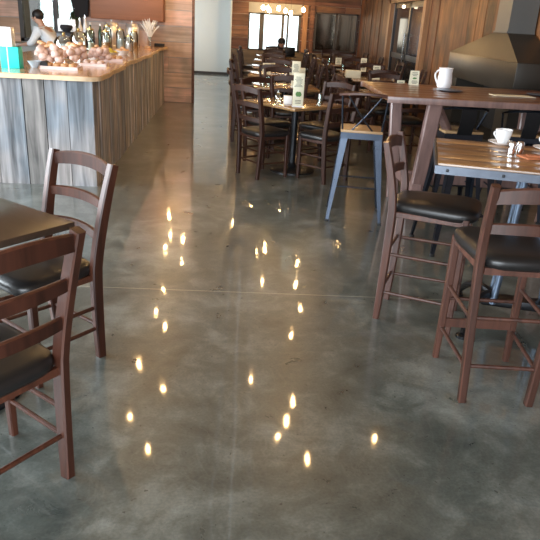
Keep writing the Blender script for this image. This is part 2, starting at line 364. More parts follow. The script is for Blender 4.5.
# wood posts beside the window and the smoky mirror
b = nb(); boxr(b, 1.47, 1.60, YB-0.07, YB-0.005, 0.74, 1.98); struct('trim_3', b, M['trim_orange'])
b = nb(); boxr(b, 1.66, 1.78, YB-0.07, YB-0.005, 0.74, 1.98); struct('trim_4', b, M['plank_back'])
mr = thing('framed_mirror', 'wide dark-framed smoky mirror hung on the plank back wall right of the bright window', 'mirror', (2.40, YB-0.01, 0.80))
b = nb(); boxr(b, -0.56, 0.56, -0.035, -0.012, 0.03, 0.99); obj('mirror_glass', b, M['mirror'], mr)
b = nb()
for a in ((-0.6, -0.55, 0, 1.02), (0.55, 0.6, 0, 1.02), (-0.03, 0.03, 0.0, 1.02)): boxr(b, a[0], a[1], -0.06, -0.01, a[2], a[3])
for a in ((0, 0.04), (0.98, 1.02)): boxr(b, -0.6, 0.6, -0.06, -0.01, a[0], a[1])
obj('frame', b, M['dark_trim'], mr)
# corridor end: pale double door between boards
b = nb(); boxr(b, XL, -0.5, 19.3, 19.42, 0, ZC); struct('wall_corridor', b, M['white_wall'])
b = nb(); boxr(b, -1.72, -0.56, 19.24, 19.295, 0.06, 2.5)
d1 = struct('door_1', b, M['white_wall'])
b = nb(); boxr(b, -2.2, -0.56, 19.235, 19.3, 0.0, 0.06); obj('kick_plate', b, M['dark_trim'], d1)

# right wall: vertical boards with a dark glazed doorway
DY0, DY1, DZ = 11.75, 14.5, 2.02
b = nb()
for a in ((YF, DY0, 0, ZC), (DY1, YB+0.1, 0, ZC), (DY0, DY1, DZ, ZC)): boxr(b, XR+0.03, XR+0.15, a[0], a[1], a[2], a[3])
wr = struct('wall_right', b, M['plaster'])
b = nb(); rnd = random.Random(21); y = YF
while y < YB:
    e = min(YB, y+rnd.uniform(0.20, 0.36)); dd = rnd.uniform(0.015, 0.035)
    lo = DZ if (e > DY0+0.02 and y < DY1-0.02) else 0
    boxr(b, XR+0.03-dd, XR+0.03, y+0.005, e-0.005, lo, ZC); y = e
obj('board_cladding', b, M['plank_side'], wr)
b = nb()
for yy in (DY0-0.09, DY1+0.09): boxr(b, XR-0.06, XR+0.03, yy-0.09, yy+0.09, 0, DZ+0.18)
boxr(b, XR-0.06, XR+0.03, DY0-0.18, DY1+0.18, DZ, DZ+0.18); struct('trim_5', b, M['trim_orange'])
b = nb()
for yy in (DY0+0.04, 13.1, DY1-0.04): boxr(b, XR+0.04, XR+0.1, yy-0.045, yy+0.045, 0, DZ)
for zz in (0.05, 1.0, DZ-0.05): boxr(b, XR+0.04, XR+0.1, DY0, DY1, zz-0.05, zz+0.05)
d2 = struct('door_2', b, M['black'])
b = nb(); boxr(b, XR+0.06, XR+0.07, DY0, DY1, 0, DZ); obj('dark_glass', b, plain('dark_door_glass', (0.03, 0.036, 0.045), 0.08), d2)
b = nb(); tube(b, [(XR+0.01, 13.2, 0.85), (XR+0.01, 13.2, 1.45)], 0.015, 8); tube(b, [(XR+0.01, 13.2, 1.40), (XR+0.06, 13.2, 1.40)], 0.01, 8); tube(b, [(XR+0.01, 13.2, 0.9), (XR+0.06, 13.2, 0.9)], 0.01, 8); obj('door_handle', b, M['chrome'], d2)
# left wall and front wall (behind the viewer) with their big windows
b = nb(); boxr(b, XL-0.12, XL, YF, 1.1, 0, ZC); boxr(b, XL-0.12, XL, 7.3, 19.42, 0, ZC); boxr(b, XL-0.12, XL, 1.1, 7.3, 0, 0.9); boxr(b, XL-0.12, XL, 1.1, 7.3, 2.9, ZC)
struct('wall_left', b, M['plaster'])
b = nb()
for yy in (1.1, 3.1, 5.2, 7.3): boxr(b, XL-0.08, XL-0.02, yy-0.04, yy+0.04, 0.9, 2.9)
struct('window_3', b, M['dark_trim'])
b = nb(); boxr(b, XL, -4.4, YF-0.12, YF, 0, ZC); boxr(b, 2.4, XR+0.15, YF-0.12, YF, 0, ZC); boxr(b, -4.4, 2.4, YF-0.12, YF, 2.95, ZC); boxr(b, -4.4, 2.4, YF-0.12, YF, 0, 0.25)
struct('wall_front', b, M['plaster'])
b = nb()
for xx in (-4.4, -2.7, -1.0, 0.7, 2.4): boxr(b, xx-0.04, xx+0.04, YF-0.08, YF-0.02, 0.25, 2.95)
struct('window_4', b, M['dark_trim'])

# ------------------------------------------------------------------ the bar
bar = thing('bar_counter', 'long bar clad in grey weathered vertical boards with a live-edge timber top', 'bar counter', (0, 0, 0))
XN, XFAR, YN, YE = -1.38, -1.56, 5.86, 12.28
XBK = -2.86
b = nb(); prism(b, [(XBK, YN+0.03), (XN-0.03, YN+0.03), (XFAR-0.03, YE), (XBK, YE)], 0, 0.955); obj('body', b, M['dark_trim'], bar, smooth=0)
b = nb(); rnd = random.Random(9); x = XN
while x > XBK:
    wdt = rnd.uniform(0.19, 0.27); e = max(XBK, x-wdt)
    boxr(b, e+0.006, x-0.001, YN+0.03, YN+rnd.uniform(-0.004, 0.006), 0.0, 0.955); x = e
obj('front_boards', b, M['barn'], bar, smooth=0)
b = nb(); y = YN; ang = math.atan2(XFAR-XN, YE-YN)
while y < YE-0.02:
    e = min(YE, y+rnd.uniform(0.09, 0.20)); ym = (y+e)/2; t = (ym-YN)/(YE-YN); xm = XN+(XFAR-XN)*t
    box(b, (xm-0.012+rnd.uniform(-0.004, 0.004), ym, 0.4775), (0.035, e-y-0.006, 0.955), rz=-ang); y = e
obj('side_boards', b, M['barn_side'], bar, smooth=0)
# live-edge top: wavy outline
def wav(t, s): return 0.018*math.sin(t*2.1+s)+0.013*math.sin(t*5.3+2*s)+0.007*math.sin(t*13+s)
edge = []
for i in range(0, 17): xx = XBK-0.02+(XN+0.03-XBK)*i/16; edge.append((xx, YN-0.05+wav(xx*2, 1.0)*0.6))
for i in range(1, 71): t = i/70; yy = YN-0.03+(YE-YN+0.02)*t; edge.append((XN+0.055+(XFAR-XN)*t+wav(yy, 0.4), yy))
def slab_top(inset, z0, z1):
    bb = nb(); pts = [(px-inset*(1 if i > 16 else 0), py+inset*(1 if i <= 16 else 0)) for i, (px, py) in enumerate(edge)]
    prism(bb, pts+[(XBK-0.02, YE-0.01)], z0, z1); return bb
obj('bark_edge', slab_top(0.0, 0.958, 0.996), M['bark'], bar, smooth=60)
obj('counter_top', slab_top(0.012, 0.975, 1.0), M['slab'], bar, smooth=60)
ZT = 1.0
# brown bulkhead over the bar end
o = nb(); boxr(o, -2.80, -1.53, YP-0.32, YP-0.01, 1.41, 2.5, bevel=0.01)
tag(obj('wall_cabinet', o, M['bulkhead']), 'flat brown timber wall cabinet above the far end of the bar', 'cabinet')
b = nb(); boxr(b, XL+0.02, -3.55, 11.75, YP-0.02, 0.0, 0.9); boxr(b, XL+0.01, -3.50, 11.70, YP-0.02, 0.9, 0.94)
tag(obj('kitchen_bench', b, M['plaster']), 'pale kitchen bench under the window behind the bar', 'kitchen bench')
for i, (xx, yy, s) in enumerate(((-4.3, 15.6, 1.0), (-3.0, 16.8, 0.9))):
    t = thing('garden_shrub', ['grey-green shrub outside the left pane of the bar window', 'grey-green shrub outside the right pane of the bar window'][i], 'shrub', (xx, yy, 0))
    b = nb(); rnd = random.Random(40+i)
    for k in range(26): blob(b, (rnd.uniform(-.45, .45)*s, rnd.uniform(-.3, .3), rnd.uniform(.5, 1.7)*s), (.17, .17, .15), k, .25, 1)
    obj('foliage', b, M['shrub'], t)
    b = nb(); tube(b, [(0, 0, 0), (0.03, 0, 0.8)], 0.04); obj('stem', b, M['plank_back'], t)

# ------------------------------------------------------------------ seats
def seat_pad(z0, z1, wf, wr, d, puff=0.012):
    """trapezoid cushion with rounded corners and soft edge, front at +Y"""
    b = nb(); N = 40; rings = []
    def outl(k, s):
        a = 2*PI*k/N; c, q = math.cos(a), math.sin(a); e = 0.42
        x = math.copysign(abs(c)**e, c); y = math.copysign(abs(q)**e, q)
        hw = (wr+(wf-wr)*(y+1)/2)/2
        return (x*hw*s, y*d/2*s)
    h = z1-z0
    for s, z in ((0.93, z0), (0.985, z0+h*0.18), (1.0, z0+h*0.45), (0.99, z0+h*0.72), (0.94, z0+h*0.93), (0.80, z1+puff*0.3), (0.45, z1+puff*0.9)):
        rings.append([b.verts.new((*outl(k, s), z)) for k in range(N)])
    for r0, r1 in zip(rings, rings[1:]):
        for k in range(N): b.faces.new((r0[k], r0[(k+1) % N], r1[(k+1) % N], r1[k]))
    b.faces.new(rings[0][::-1]); b.faces.new(rings[-1])
    return b
def ladder_seat(name, label, cat, wd=0.40, dp=0.38, sh=0.455, bh=0.93, wm=None, rails=(0.885, 0.745, 0.60), post=(0.032, 0.046),
                stretch=((0.17,), (0.16, 0.27), (0.24,)), foot=0.0, lean=0.075, taper=0.0, bow=0.035, board=None):
    """ladder-back chair or stool, facing +Y. stretch = heights of (rear), (sides), (front) rungs"""
    wm = wm or M['chair']; t = thing(name, label, cat)
    hw, hd = wd/2, dp/2
    def post_pt(s, z):                                           # centre of the rear post at height z
        if z < sh: k = z/sh; return Vector((s*(hw-0.035+0.045*z/bh), -hd+0.02-foot*(1-k)**1.6, z))
        k = (z-sh)/(bh-sh); return Vector((s*(hw-0.035+0.045*z/bh), -hd+0.02-lean*k**1.35, z))
    for s in (-1, 1):
        b = nb(); zs = [bh*i/14 for i in range(15)]
        sc = [(1, 0.80+0.25*math.sin(PI*min(1, z/bh*1.0))**0.7) for z in zs]
        sweep(b, [post_pt(s, z) for z in zs], rect(*post), side=(1, 0, 0), scales=sc); obj('rear_leg', b, wm, t)
    for s in (-1, 1):
        b = nb(); x1, y1 = s*(hw-0.010), hd-0.03
        sweep(b, [(x1+s*0.004, y1+0.004, 0), (x1, y1, sh*0.5), (x1, y1, sh-0.005)], rect(0.036, 0.036), side=(1, 0, 0), scales=[0.78, 0.95, 1.0]); obj('front_leg', b, wm, t)
    for i, z in enumerate(rails):
        b = nb(); p0, p1 = post_pt(-1, z), post_pt(1, z); n = 12; hgt = 0.056 if i == 0 else 0.042; rows = []
        for k in range(n+1):
            u = k/n; p = p0.lerp(p1, u); arc = 4*u*(1-u); c = p+Vector((0, -bow*arc, (0.022*arc if i == 0 else 0.010*arc)))
            hh = hgt/2*(1.0+0.12*arc); th = 0.010
            rows.append([b.verts.new(c+Vector(q)) for q in ((0, -th, -hh), (0, -th, hh*0.8), (0, -th*0.4, hh), (0, th*0.4, hh), (0, th, hh*0.8), (0, th, -hh))])
        for r0, r1 in zip(rows, rows[1:]):
            for k in range(6): b.faces.new((r0[k], r0[(k+1) % 6], r1[(k+1) % 6], r1[k]))
        b.faces.new(rows[0][::-1]); b.faces.new(rows[-1]); obj('back_rail', b, wm, t)
    b = nb(); za = sh-0.048
    for y, xw in ((hd-0.03, hw-0.02), (-hd+0.02, hw-0.03)): box(b, (0, y, za+0.015), (2*xw, 0.018, 0.03))
    for s in (-1, 1): sweep(b, [(s*(hw-0.022), -hd+0.02, za+0.015), (s*(hw-0.010), hd-0.03, za+0.015)], rect(0.018, 0.03))
    obj('seat_frame', b, wm, t)
    obj('seat', seat_pad(sh-0.026, sh+0.034, wd+0.045, wd-0.03, dp+0.035), M['leather'], t, smooth=60).location = (0, 0.012, 0)
    def rung(pa, pb): bb = nb(); tube(bb, [pa, pb], 0.0095, 8); obj('stretcher', bb, wm, t)
    for z in stretch[0]: rung(post_pt(-1, z), post_pt(1, z))
    for z in stretch[1]:
        for s in (-1, 1): rung(post_pt(s, z), Vector((s*(hw-0.010), hd-0.03, z)))
    if board: bb = nb(); box(bb, (0, hd-0.03, board), (wd-0.02, 0.014, 0.045)); obj('foot_board', bb, wm, t)
    for z in stretch[2]: rung(Vector((-hw+0.010, hd-0.03, z)), Vector((hw-0.010, hd-0.03, z)))
    return t
def face(dx, dy): return math.atan2(dy, dx)-PI/2              # rotation that turns +Y towards (dx,dy)
G_CH = 'dark ladder-back dining chairs'
chair = ladder_seat('dining_chair', 'red-brown ladder-back chair nearest the viewer at the left table, dark padded seat', 'chair', wd=0.41, dp=0.38, foot=0.02, post=(0.036, 0.052), bh=0.93, lean=0.10, rails=(0.89, 0.745, 0.605))
def at_back(px, py, a, dist=0.17): return (px+math.cos(a)*dist, py+math.sin(a)*dist)
aA = math.radians(144)                                           # heading of the front chair
fA = Vector((math.cos(aA), math.sin(aA))); rA = Vector((fA.y, -fA.x))
pA = Vector((-0.585, 1.84))+fA*0.19-rA*0.17
chair.location = (pA.x, pA.y, 0); chair.rotation_euler = (0, 0, aA-PI/2)
aB = math.radians(230); fB = Vector((math.cos(aB), math.sin(aB))); rB = Vector((fB.y, -fB.x))
pB = Vector((-0.655, 2.70))+fB*0.19+rB*0.17
dup(chair, (pB.x, pB.y, 0), aB-PI/2, 'red-brown ladder-back chair on the far side of the left table, against the bar boards')
# cafe table at the left
def cafe_table(name, label, size, top, edge_m, loc, rot, h=0.75, group=None, base_r=0.24, thick=0.03, basem='black'):
    t = thing(name, label, 'table', loc, rot, group)
    b = nb(); box(b, (0, 0, h-thick/2), (size[0], size[1], thick), bevel=0.005); obj('table_top', b, top, t)
    b = nb(); tube(b, [(0, 0, 0.02), (0, 0, h-thick-0.01)], 0.035, 16); obj('pole', b, M[basem], t)
    b = nb(); lathe(b, [(0, 0), (base_r, 0), (base_r, 0.012), (base_r*0.8, 0.026), (base_r*0.3, 0.04), (0.05, 0.06), (0.036, 0.09), (0, 0.09)], n=40); obj('base_plate', b, M[basem], t)
    b = nb(); box(b, (0, 0, h-thick-0.008), (0.34, 0.05, 0.016)); box(b, (0, 0, h-thick-0.008), (0.05, 0.34, 0.016)); obj('bracket', b, M[basem], t)
    return t
ta = math.radians(-37)
cafe_table('cafe_table', 'square dark brown table at the left edge, between two red-brown chairs', (0.80, 0.80), M['table_dark'], None, (-1.235, 2.385, 0), ta, base_r=0.32)

# bar stools on the right
stool = ladder_seat('bar_stool', 'tall walnut ladder-back bar stool facing right at the left side of the industrial table', 'bar stool', wd=0.37, dp=0.43, sh=0.66, bh=1.005,
                    wm=M['stool'], rails=(0.955, 0.82), post=(0.034, 0.042), stretch=((0.18, 0.41), (0.17, 0.40), (0.33,)), board=0.20, foot=0.02, lean=0.07, taper=0.0, bow=0.03)
aS = math.radians(-23); fS = Vector((math.cos(aS), math.sin(aS))); rS = Vector((fS.y, -fS.x))
pS = Vector((0.785, 3.23))+fS*0.215-rS*0.15
stool.location = (pS.x, pS.y, 0); stool.rotation_euler = (0, 0, aS-PI/2)
s2 = dup(stool, (1.18, 2.60, 0), math.radians(-3), 'tall walnut ladder-back bar stool at the right edge, its back to the viewer')

# industrial crank table
rt = math.radians(-15); u = Vector((math.cos(rt), math.sin(rt))); vv_ = Vector((-u.y, u.x))
TW, TD = 1.15, 0.80; N0 = Vector((0.93, 3.00)); cc = N0+u*TW/2+vv_*TD/2
it = thing('industrial_table', 'plank-topped industrial table with steel edge strip and twin-post iron base', 'table', (cc.x, cc.y, 0), rt)
b = nb()
for k in range(5): boxr(b, -TW/2+0.008, TW/2-0.008, -TD/2+0.008+k*(TD-0.016)/5+0.001, -TD/2+0.008+(k+1)*(TD-0.016)/5-0.001, 0.905, 0.95, bevel=0.002)
obj('table_top', b, M['table_top'], it)
b = nb()
for s in (-1, 1): boxr(b, -TW/2, TW/2, s*TD/2-0.006, s*TD/2+0.004, 0.900, 0.940); boxr(b, s*TW/2-0.005, s*TW/2+0.005, -TD/2, TD/2, 0.900, 0.940)
es = obj('edge_strip', b, M['silver_strip'], it)
b = nb()
for xx in (-0.52, -0.26, 0, 0.26, 0.52): box(b, (xx, -TD/2-0.008, 0.920), (0.014, 0.008, 0.014), bevel=0.003)
obj('bolts', b, M['black'], es)
for sx in (-1, 1):
    for sy in (-1, 1):
        b = nb(); tube(b, [(sx*0.10, sy*0.05, 0.89), (sx*0.115, sy*0.05, 0.5), (sx*0.14, sy*0.05, 0.12)], 0.020, 12); obj('post', b, M['blue_steel'], it)
b = nb(); boxr(b, -0.32, 0.32, -0.10, 0.10, 0.88, 0.90); box(b, (0, 0, 0.50), (0.26, 0.13, 0.05), bevel=0.006); tube(b, [(0, -0.1, 0.5), (0, -0.20, 0.5)], 0.012); obj('cross_head', b, M['black'], it)
b = nb()
for s in (-1, 1):
    for q in (-1, 1):
        tube(b, bez((s*0.14, 0, 0.15), (s*0.26, q*0.12, 0.22), (s*0.30, q*0.30, 0.02)), 0.024, 8, scales=[1.2-0.5*i/8 for i in range(9)])
        lathe(b, [(0, 0), (0.035, 0), (0.035, 0.015), (0, 0.03)], (s*0.30, q*0.30, 0), 12)
boxr(b, -0.2, 0.2, -0.05, 0.05, 0.10, 0.15, bevel=0.008); obj('iron_feet', b, M['black'], it)
def on_table(a, c): p = Vector((cc.x, cc.y))+u*a+vv_*c; return (p.x, p.y)
# crockery on it
def saucer_cup(x, y, z, label1, label2, cup=True):
    t = nb(); lathe(t, [(0, 0.0), (0.035, 0.0), (0.045, 0.006), (0.078, 0.017), (0.080, 0.020), (0.074, 0.019), (0.042, 0.010), (0, 0.009)], n=32)
    s = obj('saucer', t, M['white']); s.location = (x, y, z); tag(s, label1, 'saucer')
    if cup:
        t = thing('coffee_cup', label2, 'cup', (x, y, z+0.0095))
        b = nb(); lathe(b, [(0, 0.0), (0.025, 0.0), (0.027, 0.006), (0.036, 0.022), (0.044, 0.050), (0.048, 0.078), (0.046, 0.079), (0.041, 0.050), (0.033, 0.022), (0, 0.010)], n=32); obj('bowl', b, M['white'], t)
        b = nb(); tube(b, bez((-0.041, -0.003, 0.062), (-0.085, -0.02, 0.072), (-0.036, -0.003, 0.026), 10), 0.0045, 8); obj('handle', b, M['white'], t)
        b = nb(); lathe(b, [(0, 0.062), (0.0425, 0.062), (0.0425, 0.063), (0, 0.0632)], n=32); obj('coffee', b, M['amber'], t)
saucer_cup(1.485, 3.62, 0.95, 'white saucer under the coffee cup on the industrial table', 'white coffee cup with handle on the saucer near the shakers')
saucer_cup(1.70, 3.50, 0.95, 'white saucer at the right edge of the photo beside the rust napkin', 'white coffee cup at the right edge on the industrial table')
for i, (xx, yy) in enumerate(((1.425, 3.33), (1.475, 3.345))):
    t = thing('salt_shaker' if i == 0 else 'pepper_shaker', ['left of the two metal-topped shakers on the industrial table', 'right of the two metal-topped shakers on the industrial table'][i], 'shaker', (xx, yy, 0.95))
    b = nb(); lathe(b, [(0, 0), (0.019, 0), (0.020, 0.004), (0.018, 0.045), (0, 0.045)], n=20); obj('glass_body', b, M['chrome'], t)
    b = nb(); lathe(b, [(0.019, 0.045), (0.020, 0.058), (0.014, 0.068), (0, 0.070)], n=20); obj('cap', b, M['chrome'], t)
b = nb(); box(b, (0, 0, 0.004), (0.17, 0.11, 0.008), rz=0.2, bevel=0.002); box(b, (0.01, 0, 0.010), (0.12, 0.05, 0.005), rz=-0.2, bevel=0.002)
o = obj('napkin', b, M['cup_rust']); o.location = (1.535, 3.26, 0.95); tag(o, 'rust-coloured folded napkin on the industrial table by the shakers', 'napkin')

# ------------------------------------------------------------------ metal stools
def metal_stool(label, back='cross', h=0.76):
    t = thing('metal_stool', label, 'bar stool')
    b = nb(); box(b, (0, 0, h-0.010), (0.34, 0.34, 0.024), bevel=0.008); obj('seat', b, M['seat_wood'], t)
    b = nb()
    for s in (-1, 1): box(b, (s*0.165, 0, h-0.045), (0.006, 0.33, 0.05)); box(b, (0, s*0.165, h-0.045), (0.33, 0.006, 0.05))
    box(b, (0, 0, h-0.024), (0.335, 0.335, 0.006)); obj('apron', b, M['gun'], t)
    for sx in (-1, 1):
        for sy in (-1, 1):
            b = nb(); L1 = Vector((sx*0.150, sy*0.150, h-0.03)); L0 = Vector((sx*0.232, sy*0.232, 0.015))
            # folded-sheet leg: two flanges meeting at the outer corner
            for ax in (0, 1):
                w1, w0 = 0.060, 0.026; d = Vector((-sx, 0, 0)) if ax == 0 else Vector((0, -sy, 0)); nrm = Vector((0, sy, 0)) if ax == 0 else Vector((sx, 0, 0))
                o1 = Vector((sx, sy, 0))*0.014
                q = [L1+o1, L1+o1+d*w1, L0+d*w0, L0]; th = nrm*-0.004
                f = [b.verts.new(p) for p in q]+[b.verts.new(p+th) for p in q]
                b.faces.new(f[:4]); b.faces.new(f[4:][::-1])
                for k in range(4): b.faces.new((f[k], f[(k+1) % 4], f[4+(k+1) % 4], f[4+k]))
            lg = obj('leg', b, M['gun'], t, smooth=0)
            b = nb(); box(b, L0+Vector((-sx*0.012, -sy*0.012, -0.005)), (0.034, 0.034, 0.02), bevel=0.004); obj('rubber_foot', b, M['rubber'], lg)
    for k in range(4):
        a = k*PI/2; c, s = math.cos(a), math.sin(a); zz = 0.27 if k % 2 == 0 else 0.30; r = 0.198; b = nb()
        tube(b, [(c*r-s*r, s*r+c*r, zz), (c*r+s*r, s*r-c*r, zz)], 0.007, 8); obj('foot_rail', b, M['gun'], t)
    if back == 'cross':
        b = nb()
        for s in (-1, 1): tube(b, [(s*0.155, -0.15, h-0.03), (s*0.17, -0.175, h+0.13), (s*0.18, -0.20, h+0.27)], 0.008, 8)
        for s in (-1, 1): tube(b, bez((s*0.10, -0.155, h-0.02), (-s*0.03, -0.18, h+0.12), (-s*0.13, -0.195, h+0.27), 8), 0.007, 8)
        obj('cross_back', b, M['gun'], t)
        b = nb(); sweep(b, bez((-0.20, -0.185, h+0.275), (0, -0.255, h+0.31), (0.20, -0.185, h+0.275), 10), rect(0.045, 0.022)); obj('top_rail', b, M['chair'], t)
    elif back == 'rim':
        b = nb(); pts = [(-0.17, 0.0, h-0.02)]+[(-0.21*math.cos(a), -0.06-0.15*math.sin(a), h+0.16+0.04*math.sin(a)) for a in [PI*i/12 for i in range(13)]]+[(0.17, 0.0, h-0.02)]
        tube(b, pts, 0.010, 8); obj('rim', b, M['gun'], t)
        b = nb(); sweep(b, [(0, -0.165, h-0.03), (0, -0.20, h+0.08), (0, -0.205, h+0.20)], rect(0.13, 0.006), side=(1, 0, 0)); obj('back_panel', b, M['black'], t)
    return t
m1 = metal_stool('steel stool with crossed back rods and pale wood seat, left of the high table', 'cross')
m1.location = (0.96, 5.27, 0); m1.rotation_euler = (0, 0, math.radians(-8))
m2 = metal_stool('round-backed steel stool, left of two at the high table', 'rim')
m2.location = (1.84, 5.50, 0); m2.rotation_euler = (0, 0, 0.06)
dup(m2, (2.40, 5.48, 0), -0.05, 'round-backed steel stool, right of two at the high table')
m3 = metal_stool('backless steel stool behind the plank-topped industrial table', None)
m3.location = (1.60, 4.55, 0); m3.rotation_euler = (0, 0, 0.1)

# ------------------------------------------------------------------ high communal table
ht = thing('high_table', 'long high plank table on heavy timber legs in front of the steel fireplace', 'table', (0, 0, 0))
b = nb()
for k in range(6): boxr(b, 1.10, 2.98, 5.03+k*0.21, 5.03+(k+1)*0.21-0.003, 1.012, 1.05, bevel=0.003)
obj('table_top', b, M['high_top'], ht)
b = nb(); boxr(b, 1.095, 2.985, 5.012, 5.030, 1.000, 1.049, bevel=0.002); obj('edge_board', b, M['high_leg'], ht)
b = nb(); boxr(b, 1.095, 2.985, 6.288, 6.306, 1.000, 1.049, bevel=0.002); obj('edge_board', b, M['high_leg'], ht)
for (x0, y0, x1, y1, wd) in ((1.51, 5.14, 1.48, 5.30, 0.12), (1.42, 6.16, 1.46, 5.98, 0.11), (2.70, 5.14, 2.66, 5.30, 0.11), (2.70, 6.16, 2.66, 5.98, 0.11)):
    b = nb(); sweep(b, [(x0, y0, 1.01), (x1, y1, 0.0)], rect(wd, 0.07), side=(1, 0, 0)); obj('leg', b, M['high_leg'], ht)
for s, xx in ((1, 1.54), (-1, 2.64)):
    b = nb(); sweep(b, [(xx, 5.20, 0.98), (xx+s*0.30, 5.55, 0.62)], rect(0.07, 0.05)); obj('brace', b, M['high_leg'], ht)
b = nb(); boxr(b, 1.50, 2.64, 5.62, 5.68, 0.22, 0.34); boxr(b, 1.43, 1.51, 5.2, 6.1, 0.24, 0.32); boxr(b, 2.66, 2.74, 5.2, 6.1, 0.24, 0.32); obj('foot_beam', b, M['high_leg'], ht)
# things on it
b = nb(); rnd = random.Random(2)
o = thing('white_jug', 'white crumpled-looking jug on the high table before the fireplace', 'jug', (1.84, 6.08, 1.05))
b = nb(); lathe(b, [(0, 0), (0.070, 0), (0.076, 0.01), (0.080, 0.05), (0.078, 0.10), (0.070, 0.15), (0.074, 0.195), (0.080, 0.205), (0.072, 0.2), (0.066, 0.15), (0.070, 0.05), (0, 0.02)], n=26)
obj('body', b, M['cloth'], o)
b = nb(); tube(b, bez((-0.07, 0, 0.18), (-0.15, 0, 0.15), (-0.076, 0, 0.04), 8), 0.010, 8); obj('handle', b, M['cloth'], o); o.scale = (0.85, 0.85, 0.85)
b = nb(); box(b, (0, 0, 0.0015), (0.36, 0.15, 0.003), rz=0.05); o = obj('paper_menu', b, M['cream']); o.location = (2.30, 5.58, 1.05); tag(o, 'cream paper menu lying flat on the high table right of the jug', 'menu')
for i, (xx, yy) in enumerate(((1.78, 5.70), (2.62, 5.75))):
    b = nb(); lathe(b, [(0, 0), (0.07, 0), (0.12, 0.012), (0.118, 0.014), (0.07, 0.006), (0, 0.005)], n=28); o = obj('dark_plate', b, M['blue_steel']); o.location = (xx, yy, 1.05)
    tag(o, ['dark plate on the high table in front of the jug', 'dark plate at the right end of the high table'][i], 'plate')

def menu_card(label, loc, rot, wd=0.085, h=0.15, group='cream menu cards standing on the tables'):
    t = thing('menu_card', label, 'menu card', loc, rot, group)
    b = nb(); sweep(b, [(0, -0.022, 0), (0, 0.0, h)], rect(wd, 0.002, 0.0004), side=(1, 0, 0)); sweep(b, [(0, 0.022, 0), (0, 0.002, h)], rect(wd, 0.002, 0.0004), side=(1, 0, 0)); obj('card', b, M['cream'], t, smooth=0)
    b = nb()
    for k, (z, ww) in enumerate(((0.86, .6), (0.76, .7), (0.66, .5), (0.30, .6), (0.22, .7), (0.14, .5))):
        zz = z*h; yy = -0.022*(1-z)-0.0018; box(b, (0, yy, zz), (wd*ww, 0.001, h*0.035))
    obj('printed_lines', b, M['ink'], t, smooth=0)
    b = nb(); blob(b, (0, -0.022*0.52-0.0022, h*0.48), (wd*0.24, 0.0012, h*0.07), 3, 0.15, 2); obj('green_mark', b, M['green'], t)
    return t
menu_card('cream menu card on the high table in front of the dark doorway', (1.57, 6.15, 1.05), 0.1, 0.085, 0.13)

# ------------------------------------------------------------------ steel fireplace with hood
fp = thing('fireplace', 'blackened steel fireplace with a tapering hood and square flue against the board wall', 'fireplace', (0, 0, 0))
hx0, hx1, hy0, hy1 = 2.63, XR-0.02, 6.40, 8.65
b = nb()
boxr(b, hx0, hx1, hy0, hy0+0.35, 0, 1.0); boxr(b, hx0, hx1, hy1-0.45, hy1, 0, 1.0); boxr(b, hx0, hx1, hy0+0.35, hy1-0.45, 0, 0.45); boxr(b, hx0, hx1, hy0, hy1, 1.0, 1.29, bevel=0.006)
obj('body', b, M['hood'], fp)
b = nb(); boxr(b, hx1-0.03, hx1-0.01, hy0+0.35, hy1-0.45, 0.45, 1.0); obj('firebox', b, M['soot'], fp)
b = nb(); F = ((hx0, hy0), (hx1, hy0), (hx1, hy1), (hx0, hy1)); sx0, sy0, sy1 = 2.74, 7.08, 7.46
T_ = ((sx0, sy0), (hx1, sy0), (hx1, sy1), (sx0, sy1))
lo = [b.verts.new((x, y, 1.291)) for x, y in F]; hi = [b.verts.new((x, y, 1.56)) for x, y in T_]
for k in range(4): b.faces.new((lo[k], lo[(k+1) % 4], hi[(k+1) % 4], hi[k]))
b.faces.new(lo[::-1]); b.faces.new(hi); obj('hood', b, M['hood'], fp, smooth=0)
b = nb(); boxr(b, sx0, hx1, sy0, sy1, 1.56, ZC); boxr(b, sx0-0.012, hx1, sy0-0.012, sy1+0.012, 1.555, 1.575); obj('flue', b, M['flue'], fp, smooth=0)

# ------------------------------------------------------------------ dining tables and chairs
farc = ladder_seat('dining_chair', 'x', 'chair', wd=0.41, dp=0.38, foot=0.02, wm=M['chair_far'], post=(0.036, 0.046), bh=0.92)
used = [False]
def place(x, y, a, label):
    if not used[0]:
        farc.location = (x, y, 0); farc.rotation_euler = (0, 0, a); farc['label'] = label; farc['group'] = G_CH; used[0] = True; return farc
    return dup(farc, (x, y, 0), a, label, G_CH)
tables = [  # x, y, rotation, size, name, sides
    (0.53, 6.97, 40, (0.80, 0.80), 'front table, left row', 'nswe'),
    (0.50, 8.75, 3, (0.85, 0.75), 'second table, left row', 'nswe'),
    (0.45, 10.6, -4, (0.85, 0.75), 'third table, left row', 'nswe'),
    (0.50, 12.4, 2, (0.85, 0.75), 'fourth table, left row', 'nswe'),
    (0.55, 14.3, -2, (0.85, 0.75), 'fifth table, left row', 'nswe'),
    (0.62, 16.2, 0, (1.00, 0.75), 'table where the person in black sits', 'swe'),
    (1.98, 8.55, 4, (0.85, 0.75), 'front table, right row', 'nsw'),
    (2.12, 10.7, -3, (0.85, 0.75), 'second table, right row', 'nswe'),
    (2.14, 12.45, 2, (0.85, 0.75), 'third table, right row', 'nswe'),
    (2.14, 14.3, 0, (0.85, 0.75), 'fourth table, right row', 'nswe'),
    (2.12, 16.2, 3, (0.85, 0.75), 'fifth table, right row', 'nswe'),
]
side_n = {'s': (0, -1, 'near side'), 'n': (0, 1, 'far side'), 'w': (-1, 0, 'left end'), 'e': (1, 0, 'right end')}
side_r = {'s': 'near-right side', 'n': 'far-left side', 'w': 'near-left side', 'e': 'far-right side'}
tproto = None
rnd = random.Random(31)
